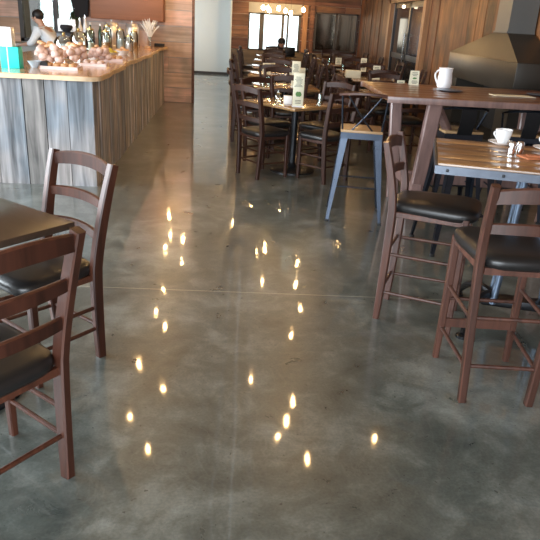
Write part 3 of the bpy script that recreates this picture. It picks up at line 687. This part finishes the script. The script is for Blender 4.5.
for i, (tx, ty, deg, sz, nm, sides) in enumerate(tables):
    a = math.radians(deg)
    lab = 'honey timber dining table, the ' + nm
    if i == 0: cafe_table('dining_table', lab, sz, M['dining_top'], None, (tx, ty, 0), a, h=0.74, base_r=0.25, thick=0.028, group='dining tables')
    elif i == 1: tproto = cafe_table('dining_table', lab, sz, M['dining_top'], None, (tx, ty, 0), a, h=0.74, base_r=0.25, thick=0.028, group='dining tables')
    else: dup(tproto, (tx, ty, 0), a, lab, 'dining tables')
    for s in sides:
        dx, dy, sn = side_n[s]
        if i == 0: sn = side_r[s]
        half = (sz[0] if dx else sz[1])/2; r = half+0.055+rnd.uniform(-0.02, 0.05)
        c, q = math.cos(a), math.sin(a); ox, oy = dx*r*c-dy*r*q, dx*r*q+dy*r*c
        place(tx+ox, ty+oy, math.atan2(-oy, -ox)-PI/2+rnd.uniform(-0.08, 0.08), 'dark ladder-back chair on the %s of the %s' % (sn, nm))
# tableware
def tumbler(x, y, z, label, up=False, g='clear tumblers on the dining tables'):
    b = nb(); p = [(0, 0), (0.026, 0), (0.033, 0.10), (0.031, 0.10), (0.024, 0.008), (0, 0.008)]
    if up: p = [(0.033, 0), (0.026, 0.10), (0, 0.10), (0, 0.092), (0.024, 0.092), (0.031, 0)]
    lathe(b, p, n=18); o = obj('tumbler', b, M['glass']); o.location = (x, y, z); return tag(o, label, 'glass', g)
ZD = 0.74
mh = thing('menu_holder', 'tall cream menu stand with green mark on the front dining table', 'menu stand', (0.52, 6.60, ZD), 0.05)
b = nb(); boxr(b, -0.058, 0.058, -0.03, 0.03, 0, 0.012); obj('stand_base', b, M['white'], mh)
b = nb(); boxr(b, -0.055, 0.055, -0.008, 0.008, 0.012, 0.33, bevel=0.002); pc = obj('card', b, M['cream'], mh)
b = nb(); rnd = random.Random(8)
for k in range(9):
    z = 0.20+k*0.0115; box(b, (rnd.uniform(-.006, .006), -0.0092, z), (rnd.uniform(0.04, 0.085), 0.001, 0.004))
for k in range(3): box(b, (0, -0.0092, 0.035+k*0.014), (0.06, 0.001, 0.005))
obj('printed_lines', b, M['ink'], pc, smooth=0)
b = nb(); blob(b, (0.0, -0.0095, 0.125), (0.030, 0.0015, 0.026), 4, 0.2, 2); obj('green_mark', b, M['green'], pc)
mh2 = dup(mh, (0.63, 8.62, ZD), 0.0, 'tall cream menu stand on the second dining table in the left row')
b = nb(); lathe(b, [(0, 0), (0.034, 0), (0.038, 0.01), (0.034, 0.07), (0.018, 0.10), (0.014, 0.13), (0.016, 0.135), (0, 0.135)], n=20)
o = obj('water_carafe', b, M['glass']); o.location = (0.33, 6.84, ZD); tag(o, 'small clear carafe left of the tall menu stand on the front dining table', 'carafe')
tumbler(0.79, 7.02, ZD, 'upturned clear tumbler right of the tall menu stand, front dining table', True)
b = nb(); boxr(b, -0.045, 0.045, -0.03, 0.03, 0, 0.085, bevel=0.006); o = obj('napkin_box', b, M['white']); o.location = (0.43, 6.80, ZD); tag(o, 'small white napkin box beside the tall menu stand on the front dining table', 'napkin box')
b = nb(); lathe(b, [(0, 0), (0.022, 0), (0.024, 0.03), (0.018, 0.055), (0, 0.058)], n=16); o = obj('sugar_pot', b, M['white']); o.location = (0.14, 6.93, ZD); tag(o, 'small white pot at the left corner of the front dining table', 'pot')
for (x, y, l) in ((0.28, 8.85, 'left'), (0.36, 8.97, 'right')): tumbler(x, y, ZD, 'clear tumbler, %s of two on the second dining table in the left row' % l)
for (x, y, l) in ((0.20, 8.62, 'near'),): tumbler(x, y, ZD, 'upturned tumbler nearest the aisle on the second left-row table', True)
menu_card('cream menu card leaning on the third dining table in the left row', (0.30, 10.7, ZD), 0.25, 0.13, 0.16)
b = nb(); boxr(b, -0.125, 0.125, -0.05, 0.05, 0, 0.12, bevel=0.008); o = obj('napkin_box', b, M['cream']); o.location = (0.80, 10.62, ZD); tag(o, 'wide cream napkin box on the third dining table in the left row', 'napkin box')
o = dup(o, (1.72, 10.75, ZD), 0.1, 'wide cream napkin box on the second dining table in the right row')
menu_card('cream menu card on the second dining table in the right row', (2.10, 10.72, ZD), 0.0, 0.12, 0.21)
menu_card('cream menu card on the third dining table in the right row', (2.16, 12.35, ZD), 0.0, 0.11, 0.24)
menu_card('cream menu card on the front dining table in the right row', (2.00, 8.50, ZD), 0.1, 0.10, 0.17)
tumbler(2.25, 8.55, ZD, 'clear tumbler on the front dining table in the right row')
tumbler(1.80, 12.5, ZD, 'clear tumbler on the third dining table in the right row')
tumbler(0.70, 12.4, ZD, 'clear tumbler on the fourth dining table in the left row')
menu_card('cream menu card on the fourth dining table in the left row', (0.45, 12.45, ZD), 0.1, 0.11, 0.15)
menu_card('cream menu card on the fifth dining table in the left row', (0.72, 14.3, ZD), -0.1, 0.11, 0.15)
menu_card('cream menu card on the fourth dining table in the right row', (1.95, 14.3, ZD), -0.1, 0.13, 0.13)
tumbler(1.75, 14.35, ZD, 'clear tumbler on the fourth dining table in the right row')
b = nb(); box(b, (0, 0, 0.006), (0.34, 0.24, 0.012), rz=0.1, bevel=0.003); o = obj('open_magazine', b, M['lilac']); o.location = (0.45, 16.08, ZD); tag(o, 'lilac magazine on the table before the person in black', 'magazine')

# ------------------------------------------------------------------ people
def skin_obj(name, verts, edges, mat, parent, root=0, sub=2):
    me = bpy.data.meshes.new(name); me.from_pydata([v[:3] for v in verts], edges, []); me.materials.append(mat)
    me.skin_vertices.new() if hasattr(me.skin_vertices, 'new') else None
    o = bpy.data.objects.new(name, me); COL.objects.link(o)
    if parent: o.parent = parent
    o.modifiers.new('skin', 'SKIN'); s = o.modifiers.new('sub', 'SUBSURF'); s.levels = s.render_levels = sub
    sv = me.skin_vertices[0].data if len(me.skin_vertices) else None
    if sv:
        for i, v in enumerate(verts):
            r = v[3]; sv[i].radius = r if isinstance(r, tuple) else (r, r)
            sv[i].use_root = (i == root)
    for p in me.polygons: p.use_smooth = True
    o.modifiers['skin'].use_smooth_shade = True
    return o
def person(label, loc, rot, seated, torso_lean, head_fwd, arm_l, arm_r, top_mat, hair_len, apron=False):
    """figure facing +Y. arm = (elbow, wrist) points"""
    t = thing('person', label, 'person', loc, rot)
    hz = 0.50 if seated else 0.92
    sh_z, sh_y = hz+0.48*math.cos(torso_lean), 0.48*math.sin(torso_lean)
    V = []; E = []
    def add(p, r, par=None):
        V.append((p[0], p[1], p[2], r)); i = len(V)-1
        if par is not None: E.append((par, i))
        return i
    pel = add((0, 0, hz), (0.15, 0.11))
    wa = add((0, sh_y*0.4, hz+(sh_z-hz)*0.4), (0.125, 0.095), pel); ch = add((0, sh_y*0.82, hz+(sh_z-hz)*0.82), (0.155, 0.105), wa)
    nk0 = add((0, sh_y*1.04, sh_z+0.03), 0.062, ch); nk = add((0, sh_y+head_fwd*0.3+0.02, sh_z+0.10), 0.052, nk0)
    hc = Vector((0, sh_y+head_fwd+0.03, sh_z+0.19)); he = add(hc-Vector((0, 0.0, 0.04)), 0.075, nk); add(hc+Vector((0, 0.0, 0.045)), 0.082, he)
    hands = []
    for s, (el, wr) in ((-1, arm_l), (1, arm_r)):
        sd = add((s*0.185, sh_y, sh_z-0.02), 0.058, ch); e = add(el, 0.042, sd); w_ = add(wr, 0.028, e)
        d = (Vector(wr)-Vector(el)).normalized(); pm = Vector(wr)+d*0.055; p_ = add(pm, 0.030, w_)
        sidev = d.cross(Vector((0, 0, 1))).normalized()
        for k, ln in enumerate((0.062, 0.072, 0.068, 0.054)):
            o_ = sidev*(k-1.5)*0.019; f0 = add(pm+d*0.03+o_, 0.0095, p_); f1 = add(pm+d*(0.03+ln*0.6)+o_+Vector((0, 0, -0.008)), 0.0085, f0); add(pm+d*(0.03+ln)+o_+Vector((0, 0, -0.025)), 0.007, f1)
        th = add(Vector(wr)+d*0.03-sidev*s*0.035, 0.010, p_); add(Vector(wr)+d*0.075-sidev*s*0.055, 0.009, th)
    for s in (-1, 1):
        hp = add((s*0.10, 0, hz-0.06), 0.088, pel)
        if seated: kn = add((s*0.12, 0.44, 0.50), 0.062, hp); an = add((s*0.12, 0.42, 0.09), 0.040, kn); add((s*0.12, 0.58, 0.045), (0.045, 0.035), an)
        else: kn = add((s*0.11, 0.02, 0.49), 0.060, hp); an = add((s*0.11, 0.0, 0.09), 0.042, kn); add((s*0.12, 0.16, 0.045), (0.045, 0.035), an)
    body = skin_obj('body', V, E, M['skin'], t)
    # face
    b = nb(); blob(b, hc+Vector((0, 0.088, -0.015)), (0.014, 0.020, 0.024), 1, 0.0); 
    for s in (-1, 1): blob(b, hc+Vector((s*0.082, 0, -0.01)), (0.010, 0.020, 0.030), 2, 0.0)
    obj('nose_and_ears', b, M['skin'], body)
    b = nb()
    for s in (-1, 1): blob(b, hc+Vector((s*0.032, 0.074, 0.012)), (0.012, 0.008, 0.007), 1, 0.0)
    obj('eyes', b, M['ink'], body)
    b = nb(); blob(b, hc+Vector((0, 0.078, -0.055)), (0.024, 0.008, 0.006), 1, 0.0); obj('mouth', b, plain('lips', (0.42, 0.15, 0.13), 0.5), body)
    b = nb(); blob(b, hc+Vector((0, -0.018, 0.045)), (0.095, 0.100, 0.090), 5, 0.03, 3)
    if hair_len: blob(b, hc+Vector((0, -0.055, -0.06)), (0.085, 0.060, 0.13), 6, 0.05, 3)
    obj('hair', b, M['hair'], t)
    # clothes: slightly larger shells over torso and sleeves, trousers over the legs
    S = []; SE = []
    def sad(p, r, par=None):
        S.append((p[0], p[1], p[2], r)); i = len(S)-1
        if par is not None: SE.append((par, i))
        return i
    a0 = sad((0, 0, hz-0.03), (0.175, 0.135)); a1 = sad((0, sh_y*0.4, hz+(sh_z-hz)*0.4), (0.155, 0.12), a0); a2 = sad((0, sh_y*0.82, hz+(sh_z-hz)*0.82), (0.18, 0.13), a1); sad((0, sh_y, sh_z+0.025), (0.085, 0.075), a2)
    for s, (el, wr) in ((-1, arm_l), (1, arm_r)):
        q = sad((s*0.19, sh_y, sh_z-0.025), 0.080, a2); e = sad(el, 0.060, q); sad(Vector(el).lerp(Vector(wr), 0.55), 0.048, e)
    skin_obj('shirt', S, SE, top_mat, t)
    S = []; SE = []
    a0 = sad((0, 0, hz-0.02), (0.165, 0.125))
    for s in (-1, 1):
        q = sad((s*0.10, 0, hz-0.08), 0.105, a0)
        if seated: k_ = sad((s*0.12, 0.44, 0.50), 0.078, q); sad((s*0.12, 0.42, 0.12), 0.060, k_)
        else: k_ = sad((s*0.11, 0.02, 0.49), 0.080, q); sad((s*0.11, 0.0, 0.12), 0.062, k_)
    skin_obj('trousers', S, SE, M['apron'], t)
    return t
chef = person('person in white, short-haired, head bowed, working behind the bar in front of the window', (-3.10, 11.15, 0), math.radians(80), False, 0.72, 0.06,
       ((-0.25, 0.42, 1.05), (-0.18, 0.60, 1.02)), ((0.25, 0.42, 1.05), (0.18, 0.60, 1.02)), M['shirt_white'], False); chef.scale = (0.94, 0.94, 0.94)
person('person in black with long dark hair, seated bowed over a table before the bright window', (0.68, 16.86, 0), math.radians(195), True, 0.78, 0.10,
       ((-0.27, 0.36, 0.79), (-0.10, 0.52, 0.80)), ((0.27, 0.36, 0.79), (0.10, 0.52, 0.80)), M['shirt_black'], True)
place(0.66, 16.78, PI, 'dark ladder-back chair under the person in black')
b = nb(); box(b, (0, 0, 0.11), (0.30, 0.02, 0.22), bevel=0.006); box(b, (0, -0.10, 0.008), (0.30, 0.20, 0.016), bevel=0.004); o = obj('laptop', b, M['black']); o.location = (0.98, 16.2, ZD); o.rotation_euler = (0, 0, 0.1)
tag(o, 'open black laptop on the table beside the person in black', 'laptop')

# ------------------------------------------------------------------ things on the bar
def put(name, bm, mat, loc, label, cat, group=None, rz=0, **k):
    o = obj(name, bm, mat, **k); o.location = loc; o.rotation_euler = (0, 0, rz); return tag(o, label, cat, group)
b = nb(); boxr(b, -0.085, 0.085, -0.06, 0.06, 0, 0.19, bevel=0.004); t = put('gift_box', b, M['turq'], (-2.21, 6.28, ZT), 'turquoise card box at the left end of the bar top', 'box')
b = nb(); boxr(b, -0.02, -0.012, -0.0612, 0.0612, 0.0, 0.1905); obj('ribbon', b, M['white'], t)
b = nb(); boxr(b, -0.055, 0.055, -0.05, 0.05, 0, 0.17, bevel=0.004); put('white_box', b, M['white'], (-2.235, 6.28, ZT+0.1905), 'white box stacked on the turquoise box', 'box')
b = nb(); tube(b, [(0, 0, 0), (0, 0, 0.34)], 0.05, 16); put('tall_canister', b, M['blue_steel'], (-2.40, 6.80, ZT), 'tall dark canister behind the turquoise box', 'canister')
b = nb(); lathe(b, [(0, 0), (0.03, 0), (0.035, 0.008), (0.065, 0.055), (0.068, 0.062), (0.063, 0.060), (0.033, 0.012), (0, 0.010)], n=26); put('small_bowl', b, M['pale_blue'], (-2.06, 6.46, ZT), 'pale blue bowl right of the turquoise box', 'bowl')
b = nb(); tube(b, [(0, -0.05, 0.036), (0, 0.05, 0.036)], 0.036, 16); tube(b, [(0, -0.052, 0.036), (0, 0.052, 0.036)], 0.018, 12); put('tape_roll', b, M['rubber'], (-1.95, 6.42, ZT), 'black roll lying in front of the wrapped pastries', 'roll')
# wrapped pastry parcels
def parcel(x, y, s, label, seed):
    t = thing('wrapped_pastries', label, 'wrapped pastries', (x, y, ZT), 0.2*seed, 'wrapped pastry parcels on the bar')
    b = nb(); rnd = random.Random(seed)
    for k in range(20): blob(b, (rnd.uniform(-.085, .085)*s, rnd.uniform(-.06, .06)*s, 0.036*s+rnd.uniform(0, .085)*s), (.036*s, .032*s, .030*s), seed*10+k, .16, 2)
    obj('bag', b, M['pinkbag'], t, smooth=80)
    b = nb()
    for k in range(7): blob(b, (rnd.uniform(-.07, .07)*s, rnd.uniform(-.05, .05)*s, 0.125*s+rnd.uniform(0, .025)*s), (.024*s, .020*s, .014*s), seed*10+20+k, .15, 2)
    obj('pastry', b, M['pastry'], t, smooth=80)
parcel(-2.06, 6.98, 1.4, 'left of the wrapped pastry parcels on the bar, beside the dark canister', 1)
parcel(-1.93, 7.42, 1.3, 'middle wrapped pastry parcel on the bar', 2)
parcel(-1.68, 7.62, 1.15, 'right of the wrapped pastry parcels on the bar', 3)
def tray(x, y, wd, dp, label, rz=0.0, food=None, n=6):
    t = thing('serving_tray', label, 'tray', (x, y, ZT), rz, 'pale serving trays on the bar')
    b = nb(); boxr(b, -wd/2, wd/2, -dp/2, dp/2, 0, 0.012)
    for s in (-1, 1): boxr(b, s*wd/2-0.006, s*wd/2+0.006, -dp/2, dp/2, 0, 0.028); boxr(b, -wd/2, wd/2, s*dp/2-0.006, s*dp/2+0.006, 0, 0.028)
    obj('tray_body', b, M['tray'], t)
    return t
FOODC = []
rndf = random.Random(77)
def foods(x, y, wd, dp, n, mat, nm, lab, cat, sz=0.028, z0=0.012):
    for k in range(n):
        b = nb(); fx, fy = x+(-wd/2+wd*(k % ((n+1)//2)+0.5*wd/n)/((n+1)//2)), y+(dp*0.25 if k >= (n+1)//2 else -dp*0.2)
        blob(b, (0, 0, sz*0.8), (sz*1.15, sz, sz*0.8), 100+k, .08, 2); o = put(nm, b, mat, (fx+sz, fy, ZT+z0), lab, cat, lab, smooth=80)
tray(-1.80, 6.45, 0.34, 0.20, 'long pale tray nearest the front corner of the bar', 0.02); foods(-1.80, 6.45, 0.30, 0.16, 8, M['pastry'], 'pastry', 'golden pastries in the tray nearest the bar corner', 'pastry')
tray(-1.62, 7.05, 0.26, 0.20, 'second pale tray along the bar, behind the corner tray', 0.05); foods(-1.62, 7.05, 0.22, 0.16, 6, M['pinkbag'], 'cake_slice', 'pink-beige cakes in the second tray along the bar', 'cake')
tray(-1.60, 7.95, 0.24, 0.26, 'third pale tray along the bar', 0.05); foods(-1.60, 7.95, 0.20, 0.2, 6, M['pastry'], 'muffin', 'brown muffins in the third tray along the bar', 'muffin')
def dish(x, y, label, mat, nm, lab, cat, r=0.12, n=7):
    b = nb(); lathe(b, [(0, 0), (r*0.5, 0), (r*0.55, 0.008), (r*0.95, 0.05), (r, 0.056), (r*0.93, 0.052), (r*0.5, 0.014), (0, 0.012)], n=30)
    put('serving_bowl', b, M['white'], (x, y, ZT), label, 'bowl')
    for k in range(n):
        a = 2*PI*k/(n-1); rr = 0 if k == n-1 else r*0.52; b = nb(); blob(b, (0, 0, 0.0), (.034, .034, .030), 50+k, .05, 2)
        put(nm, b, mat, (x+rr*math.cos(a), y+rr*math.sin(a), ZT+0.048+(0.03 if k == n-1 else 0)), lab, cat, lab, smooth=80)
dish(-1.86, 8.20, 'white bowl of green fruit on the bar', M['leaf'], 'green_fruit', 'green fruit heaped in the white bowl on the bar', 'fruit')
dish(-1.78, 8.62, 'white bowl of yellow fruit on the bar', M['yellow'], 'yellow_fruit', 'yellow fruit heaped in the white bowl on the bar', 'fruit')
dish(-1.72, 9.15, 'white bowl of golden rolls on the bar', M['pastry'], 'bread_roll', 'golden rolls heaped in the white bowl on the bar', 'bread roll')
# glass dome
def dome(x, y, label, h=0.22):
    t = thing('cake_dome', label, 'cake dome', (x, y, ZT))
    b = nb(); lathe(b, [(0, 0), (0.07, 0), (0.075, 0.006), (0.02, 0.02), (0.02, 0.06), (0.12, 0.07), (0.125, 0.078), (0, 0.078)], n=30); obj('stand', b, M['chrome'], t)
    b = nb(); lathe(b, [(0.11, 0.079), (0.112, 0.079+h*0.6), (0.08, 0.079+h*0.92), (0.02, 0.079+h), (0, 0.08+h)], n=30); obj('glass_cover', b, M['glass'], t)
    b = nb(); blob(b, (0, 0, 0.095+h), (.018, .018, .018), 1, 0, 2); obj('knob', b, M['gold'], t)
    b = nb(); lathe(b, [(0, 0.079), (0.085, 0.079), (0.085, 0.14), (0, 0.145)], n=26); obj('cake', b, M['pastry'], t)
dome(-2.12, 7.75, 'glass cake dome on a metal stand, nearer the front of the bar', 0.18)
dome(-2.10, 8.35, 'glass cake dome on a metal stand, farther along the bar', 0.22)
# jars with brass lids
for i, (x, y, h) in enumerate(((-2.30, 9.8, 0.30), (-2.08, 9.8, 0.28), (-1.98, 10.4, 0.30), (-1.86, 10.9, 0.27), (-2.22, 10.6, 0.34), (-1.80, 10.1, 0.22))):
    t = thing('glass_jar', 'clear jar with brass lid on the bar, %s' % ['leftmost of the jars before the urns', 'second jar from the left', 'in front of the right urn', 'right of the urns', 'between the two urns', 'short one nearest the viewer at the right'][i], 'jar', (x, y, ZT), 0, 'brass-lidded jars on the bar')
    b = nb(); lathe(b, [(0, 0), (0.06, 0), (0.065, 0.01), (0.065, h*0.8), (0.05, h*0.9), (0.05, h*0.93)], n=24); obj('body', b, M['glass'], t)
    b = nb(); lathe(b, [(0, h*0.93), (0.054, h*0.93), (0.054, h*0.99), (0.012, h), (0.012, h+0.02), (0, h+0.022)], n=24); obj('lid', b, M['gold'], t)
    b = nb(); lathe(b, [(0, 0.008), (0.056, 0.008), (0.056, h*(0.35+0.08*(i % 3))), (0, h*(0.36+0.08*(i % 3)))], n=20); obj('contents', b, M[['cream', 'pastry', 'white', 'pastry', 'white', 'tray'][i]], t)
for i, (x, y) in enumerate(((-2.30, 11.35), (-1.98, 11.45))):
    t = thing('chrome_urn', ['left of the two chrome urns at the far end of the bar', 'right of the two chrome urns at the far end of the bar'][i], 'urn', (x, y, ZT))
    b = nb(); lathe(b, [(0, 0), (0.105, 0), (0.11, 0.015), (0.10, 0.03), (0.115, 0.05), (0.115, 0.31), (0.10, 0.33), (0, 0.335)], n=32); obj('body', b, M['brushed'], t)
    b = nb(); lathe(b, [(0.105, 0.332), (0.09, 0.365), (0.03, 0.385), (0, 0.388)], n=32); lathe(b, [(0, 0.385), (0.015, 0.39), (0.018, 0.41), (0, 0.42)], n=16); obj('lid', b, M['brushed'], t)
    b = nb(); tube(b, [(0, -0.11, 0.07), (0, -0.16, 0.07), (0, -0.165, 0.04)], 0.012, 8); boxr(b, -0.008, 0.008, -0.15, -0.14, 0.08, 0.12); obj('tap', b, M['black'], t)
for i, (x, y, m, h) in enumerate(((-2.55, 10.9, 'bottle', 0.36), (-2.47, 11.25, 'bottle', 0.34), (-2.66, 10.7, 'white', 0.42), (-2.70, 11.2, 'white', 0.46), (-2.74, 10.5, 'amber', 0.36))):
    t = thing('bottle', ['dark green bottle left of the chrome urns, nearer one', 'dark green bottle touching the left chrome urn', 'tall white bottle left of the green bottles, nearer one', 'tallest white bottle at the back of the bar', 'amber syrup bottle at the left of the bottle row'][i], 'bottle', (x, y, ZT))
    b = nb(); lathe(b, [(0, 0), (0.036, 0), (0.038, 0.01), (0.038, h*0.62), (0.016, h*0.78), (0.014, h*0.93), (0, h*0.93)], n=20); obj('body', b, M[m], t)
    b = nb(); lathe(b, [(0.017, h*0.90), (0.017, h), (0, h)], n=16); obj('cap', b, M['white' if m != 'white' else 'chrome'], t)
t = thing('counter_sign', 'white sign card propped on the bar left of the bottles', 'sign', (-2.72, 10.15, ZT), 0.05)
b = nb(); box(b, (0, 0, 0.30), (0.26, 0.012, 0.20), bevel=0.003); obj('card', b, M['white'], t)
b = nb(); boxr(b, -0.10, 0.10, -0.04, 0.04, 0, 0.012); boxr(b, -0.012, 0.012, -0.008, 0.008, 0, 0.21); obj('stand', b, M['chrome'], t)
b = nb()
for k in range(3): boxr(b, -0.09, 0.09-0.03*k, -0.0085, -0.0065, 0.245+0.035*k, 0.252+0.035*k)
obj('printed_lines', b, M['ink'], t, smooth=0)
t = thing('coffee_grinder', 'bulky black coffee machine on the bar beside the person in white', 'coffee machine', (-2.62, 9.75, ZT)); t.scale = (0.82, 0.82, 0.85)
b = nb(); box(b, (0, 0, 0.16), (0.30, 0.30, 0.24), bevel=0.03); box(b, (0, 0.02, 0.02), (0.26, 0.26, 0.04), bevel=0.006); obj('body', b, M['black'], t)
b = nb(); lathe(b, [(0.06, 0.28), (0.11, 0.34), (0.10, 0.38), (0, 0.39)], n=26); obj('hopper', b, M['jacket'], t)
b = nb(); tube(b, [(0.05, -0.15, 0.14), (0.05, -0.24, 0.13)], 0.012, 8); obj('handle', b, M['black'], t)
b = nb(); boxr(b, -0.08, 0.08, -0.152, -0.148, 0.05, 0.09); obj('drip_plate', b, M['chrome'], t)
t = thing('black_jug', 'small round black jug on the bar in front of the sign card', 'jug', (-2.42, 9.2, ZT))
b = nb(); lathe(b, [(0, 0), (0.05, 0), (0.068, 0.05), (0.068, 0.09), (0.04, 0.14), (0.045, 0.155), (0, 0.15)], n=24); obj('body', b, M['jacket'], t)
b = nb(); tube(b, bez((0.04, 0, 0.14), (0.12, 0, 0.15), (0.066, 0, 0.05), 8), 0.008, 8); obj('handle', b, M['jacket'], t)
b = nb(); tube(b, [(0, 0, 0.0), (0, 0, 0.15), (0.0, 0.06, 0.19), (0.0, 0.3, 0.19), (0.0, 0.36, 0.15), (0, 0.36, 0)], 0.009, 8)
for s in (0, 0.36): lathe(b, [(0, 0), (0.03, 0), (0.03, 0.008), (0, 0.01)], (0, s, 0), 16)
put('chrome_rail', b, M['chrome'], (-2.22, 8.75, ZT), 'curved chrome rail standing on the bar behind the bowls', 'rail')
b = nb(); boxr(b, -0.07, 0.07, -0.05, 0.05, 0, 0.26, bevel=0.006); put('tin_box', b, M['tray'], (-1.83, 11.75, ZT), 'beige box between the right urn and the plume vase', 'box')
# vase with plumes
t = thing('plume_vase', 'slim glass vase of white plumes at the far end of the bar', 'vase', (-1.70, 11.55, ZT))
b = nb(); lathe(b, [(0, 0), (0.045, 0), (0.045, 0.012), (0.012, 0.03), (0.012, 0.12), (0.03, 0.17), (0.032, 0.17), (0.015, 0.12), (0, 0.10)], n=20); obj('vase_body', b, M['glass'], t)
for k in range(46):
    rnd = random.Random(300+k); a = rnd.uniform(0, 2*PI); rr = rnd.uniform(0.03, 0.17); b = nb()
    e = Vector((math.cos(a)*rr, math.sin(a)*rr*0.8, 0.44+rnd.uniform(-0.05, 0.04)-rr*0.3))
    tube(b, bez((math.cos(a)*0.01, math.sin(a)*0.01, 0.11), (math.cos(a)*rr*0.35, math.sin(a)*rr*0.3, 0.28), e, 6), 0.008, 6, scales=[0.4, 0.5, 0.7, 1.0, 1.3, 1.3, 0.3]); obj('plume', b, M['feather'], t)
b = nb(); boxr(b, -0.085, 0.085, -0.05, 0.05, 0, 0.05, bevel=0.004); put('card_reader', b, M['rubber'], (-1.60, 12.02, ZT), 'flat black box at the far end of the bar by the plank wall', 'box')
b = nb(); blob(b, (0, 0, 0.03), (.055, .04, .03), 2, .05, 2); boxr(b, -0.06, 0.06, -0.045, 0.045, 0, 0.01); put('wooden_board', b, M['pastry'], (-1.62, 10.75, ZT), 'small board with a bun near the far end of the bar', 'bread board')
# black jackets hanging on the cabinet's left
t = thing('hanging_apron', 'black apron hanging beside the bar window', 'apron', (-2.98, 12.15, 1.42))
b = nb(); sweep(b, [(0.02, 0, 0.75), (0.0, 0.01, 0.5), (-0.02, 0, 0.25), (0, 0.01, 0.0)], rect(0.30, 0.07), side=(1, 0, 0), scales=[0.6, 0.95, 1.0, 0.75]); obj('cloth', b, M['jacket'], t)
b = nb(); tube(b, [(0.02, 0.02, 0.72), (0.02, 0.16, 0.76)], 0.008, 8); obj('hook', b, M['chrome'], t)

# ------------------------------------------------------------------ pendant bulbs (seen in the polished floor)
def pendant(z):
    p = thing('pendant_lamp', 'bare warm pendant bulb on a black cord over the floor', 'pendant lamp', (0, 0, z), 0, 'pendant bulbs over the room')
    b = nb(); tube(b, [(0, 0, 0.10), (0, 0, ZC-z)], 0.003, 6); obj('cord', b, M['rubber'], p)
    b = nb(); tube(b, [(0, 0, 0.04), (0, 0, 0.10)], 0.018, 12); obj('socket', b, M['gold'], p)
    b = nb(); lathe(b, [(0, -0.045), (0.012, -0.042), (0.020, -0.022), (0.021, 0.0), (0.018, 0.025), (0.014, 0.045), (0, 0.046)], n=16); obj('bulb', b, M['glow'], p)
    return p
pend = pendant(2.8); low = pendant(2.1)
PP = [ (-1.1, 11.2), (-1.3, 9.9), (-1.3, 9.0), (-1.1, 8.5), (-1.3, 7.4), (-0.9, 6.8), (-1.2, 6.2), (-0.9, 5.6), (-1.2, 5.3),
      (0.4, 10.4), (1.1, 11.4), (1.0, 10.3), (1.0, 9.3), (0.8, 8.4), (0.2, 7.1), (0.7, 6.6), (0.6, 6.2), (0.5, 5.9),
      (0.8, 5.5), (1.6, 5.9), (2.5, 6.6)]
for i, (x, y) in enumerate(PP):
    if i == 0: pend.location = (x, y, 2.8)
    else: dup(pend, (x, y, 2.8), 0)
# low cluster of bulbs hanging before the back window
low.location = (-1.43, 11.9, 2.1)
for x, y in ((-1.26, 10.7), (-1.02, 10.5), (-1.27, 10.0), (-0.17, 11.5), (-0.17, 10.5), (1.76, 10.8), (0.76, 12.25), (-0.34, 13.6), (0.17, 12.8), (1.93, 11.6), (0.42, 10.2), (0.25, 10.0)): dup(low, (x, y, 2.1), 0)
ch = thing('bulb_chandelier', 'cluster of small warm bulbs hanging in front of the bright back window', 'chandelier', (0.75, 17.6, 0))
for k, (dx, z) in enumerate(((-0.42, 1.84), (-0.30, 1.83), (-0.26, 1.78), (-0.02, 1.84), (0.16, 1.79), (0.30, 1.75), (0.62, 1.84))):
    b = nb(); tube(b, [(dx, 0, z+0.06), (dx, 0, 2.4)], 0.004, 6); cd = obj('cord', b, M['rubber'], ch)
    b = nb(); lathe(b, [(0, -0.06), (0.03, -0.05), (0.045, -0.02), (0.045, 0.01), (0.02, 0.05), (0, 0.06)], (dx, 0, z), n=14); obj('bulb', b, M['glow'], ch)
b = nb(); tube(b, [(-0.5, 0, 2.4), (0.7, 0, 2.4)], 0.012, 8); tube(b, [(0.1, 0, 2.4), (0.1, 0, ZC)], 0.012, 8); obj('bar', b, M['black'], ch)
# small lit lamp above the dark doorway
t = thing('door_lamp', 'small lit lamp at the top of the dark doorway', 'lamp', (XR+0.0, 13.25, 1.93))
b = nb(); lathe(b, [(0, -0.03), (0.03, -0.02), (0.035, 0.01), (0.02, 0.03), (0, 0.03)], (-0.06, 0, 0), n=14); obj('bulb', b, plain('dim_lamp_glass', (0.9, 0.85, 0.7), 0.3, emit=(1, 0.85, 0.6), es=6), t)
b = nb(); tube(b, [(-0.06, 0, 0.03), (-0.06, 0, 0.07), (0.05, 0, 0.07)], 0.008, 8); obj('bracket', b, M['black'], t)
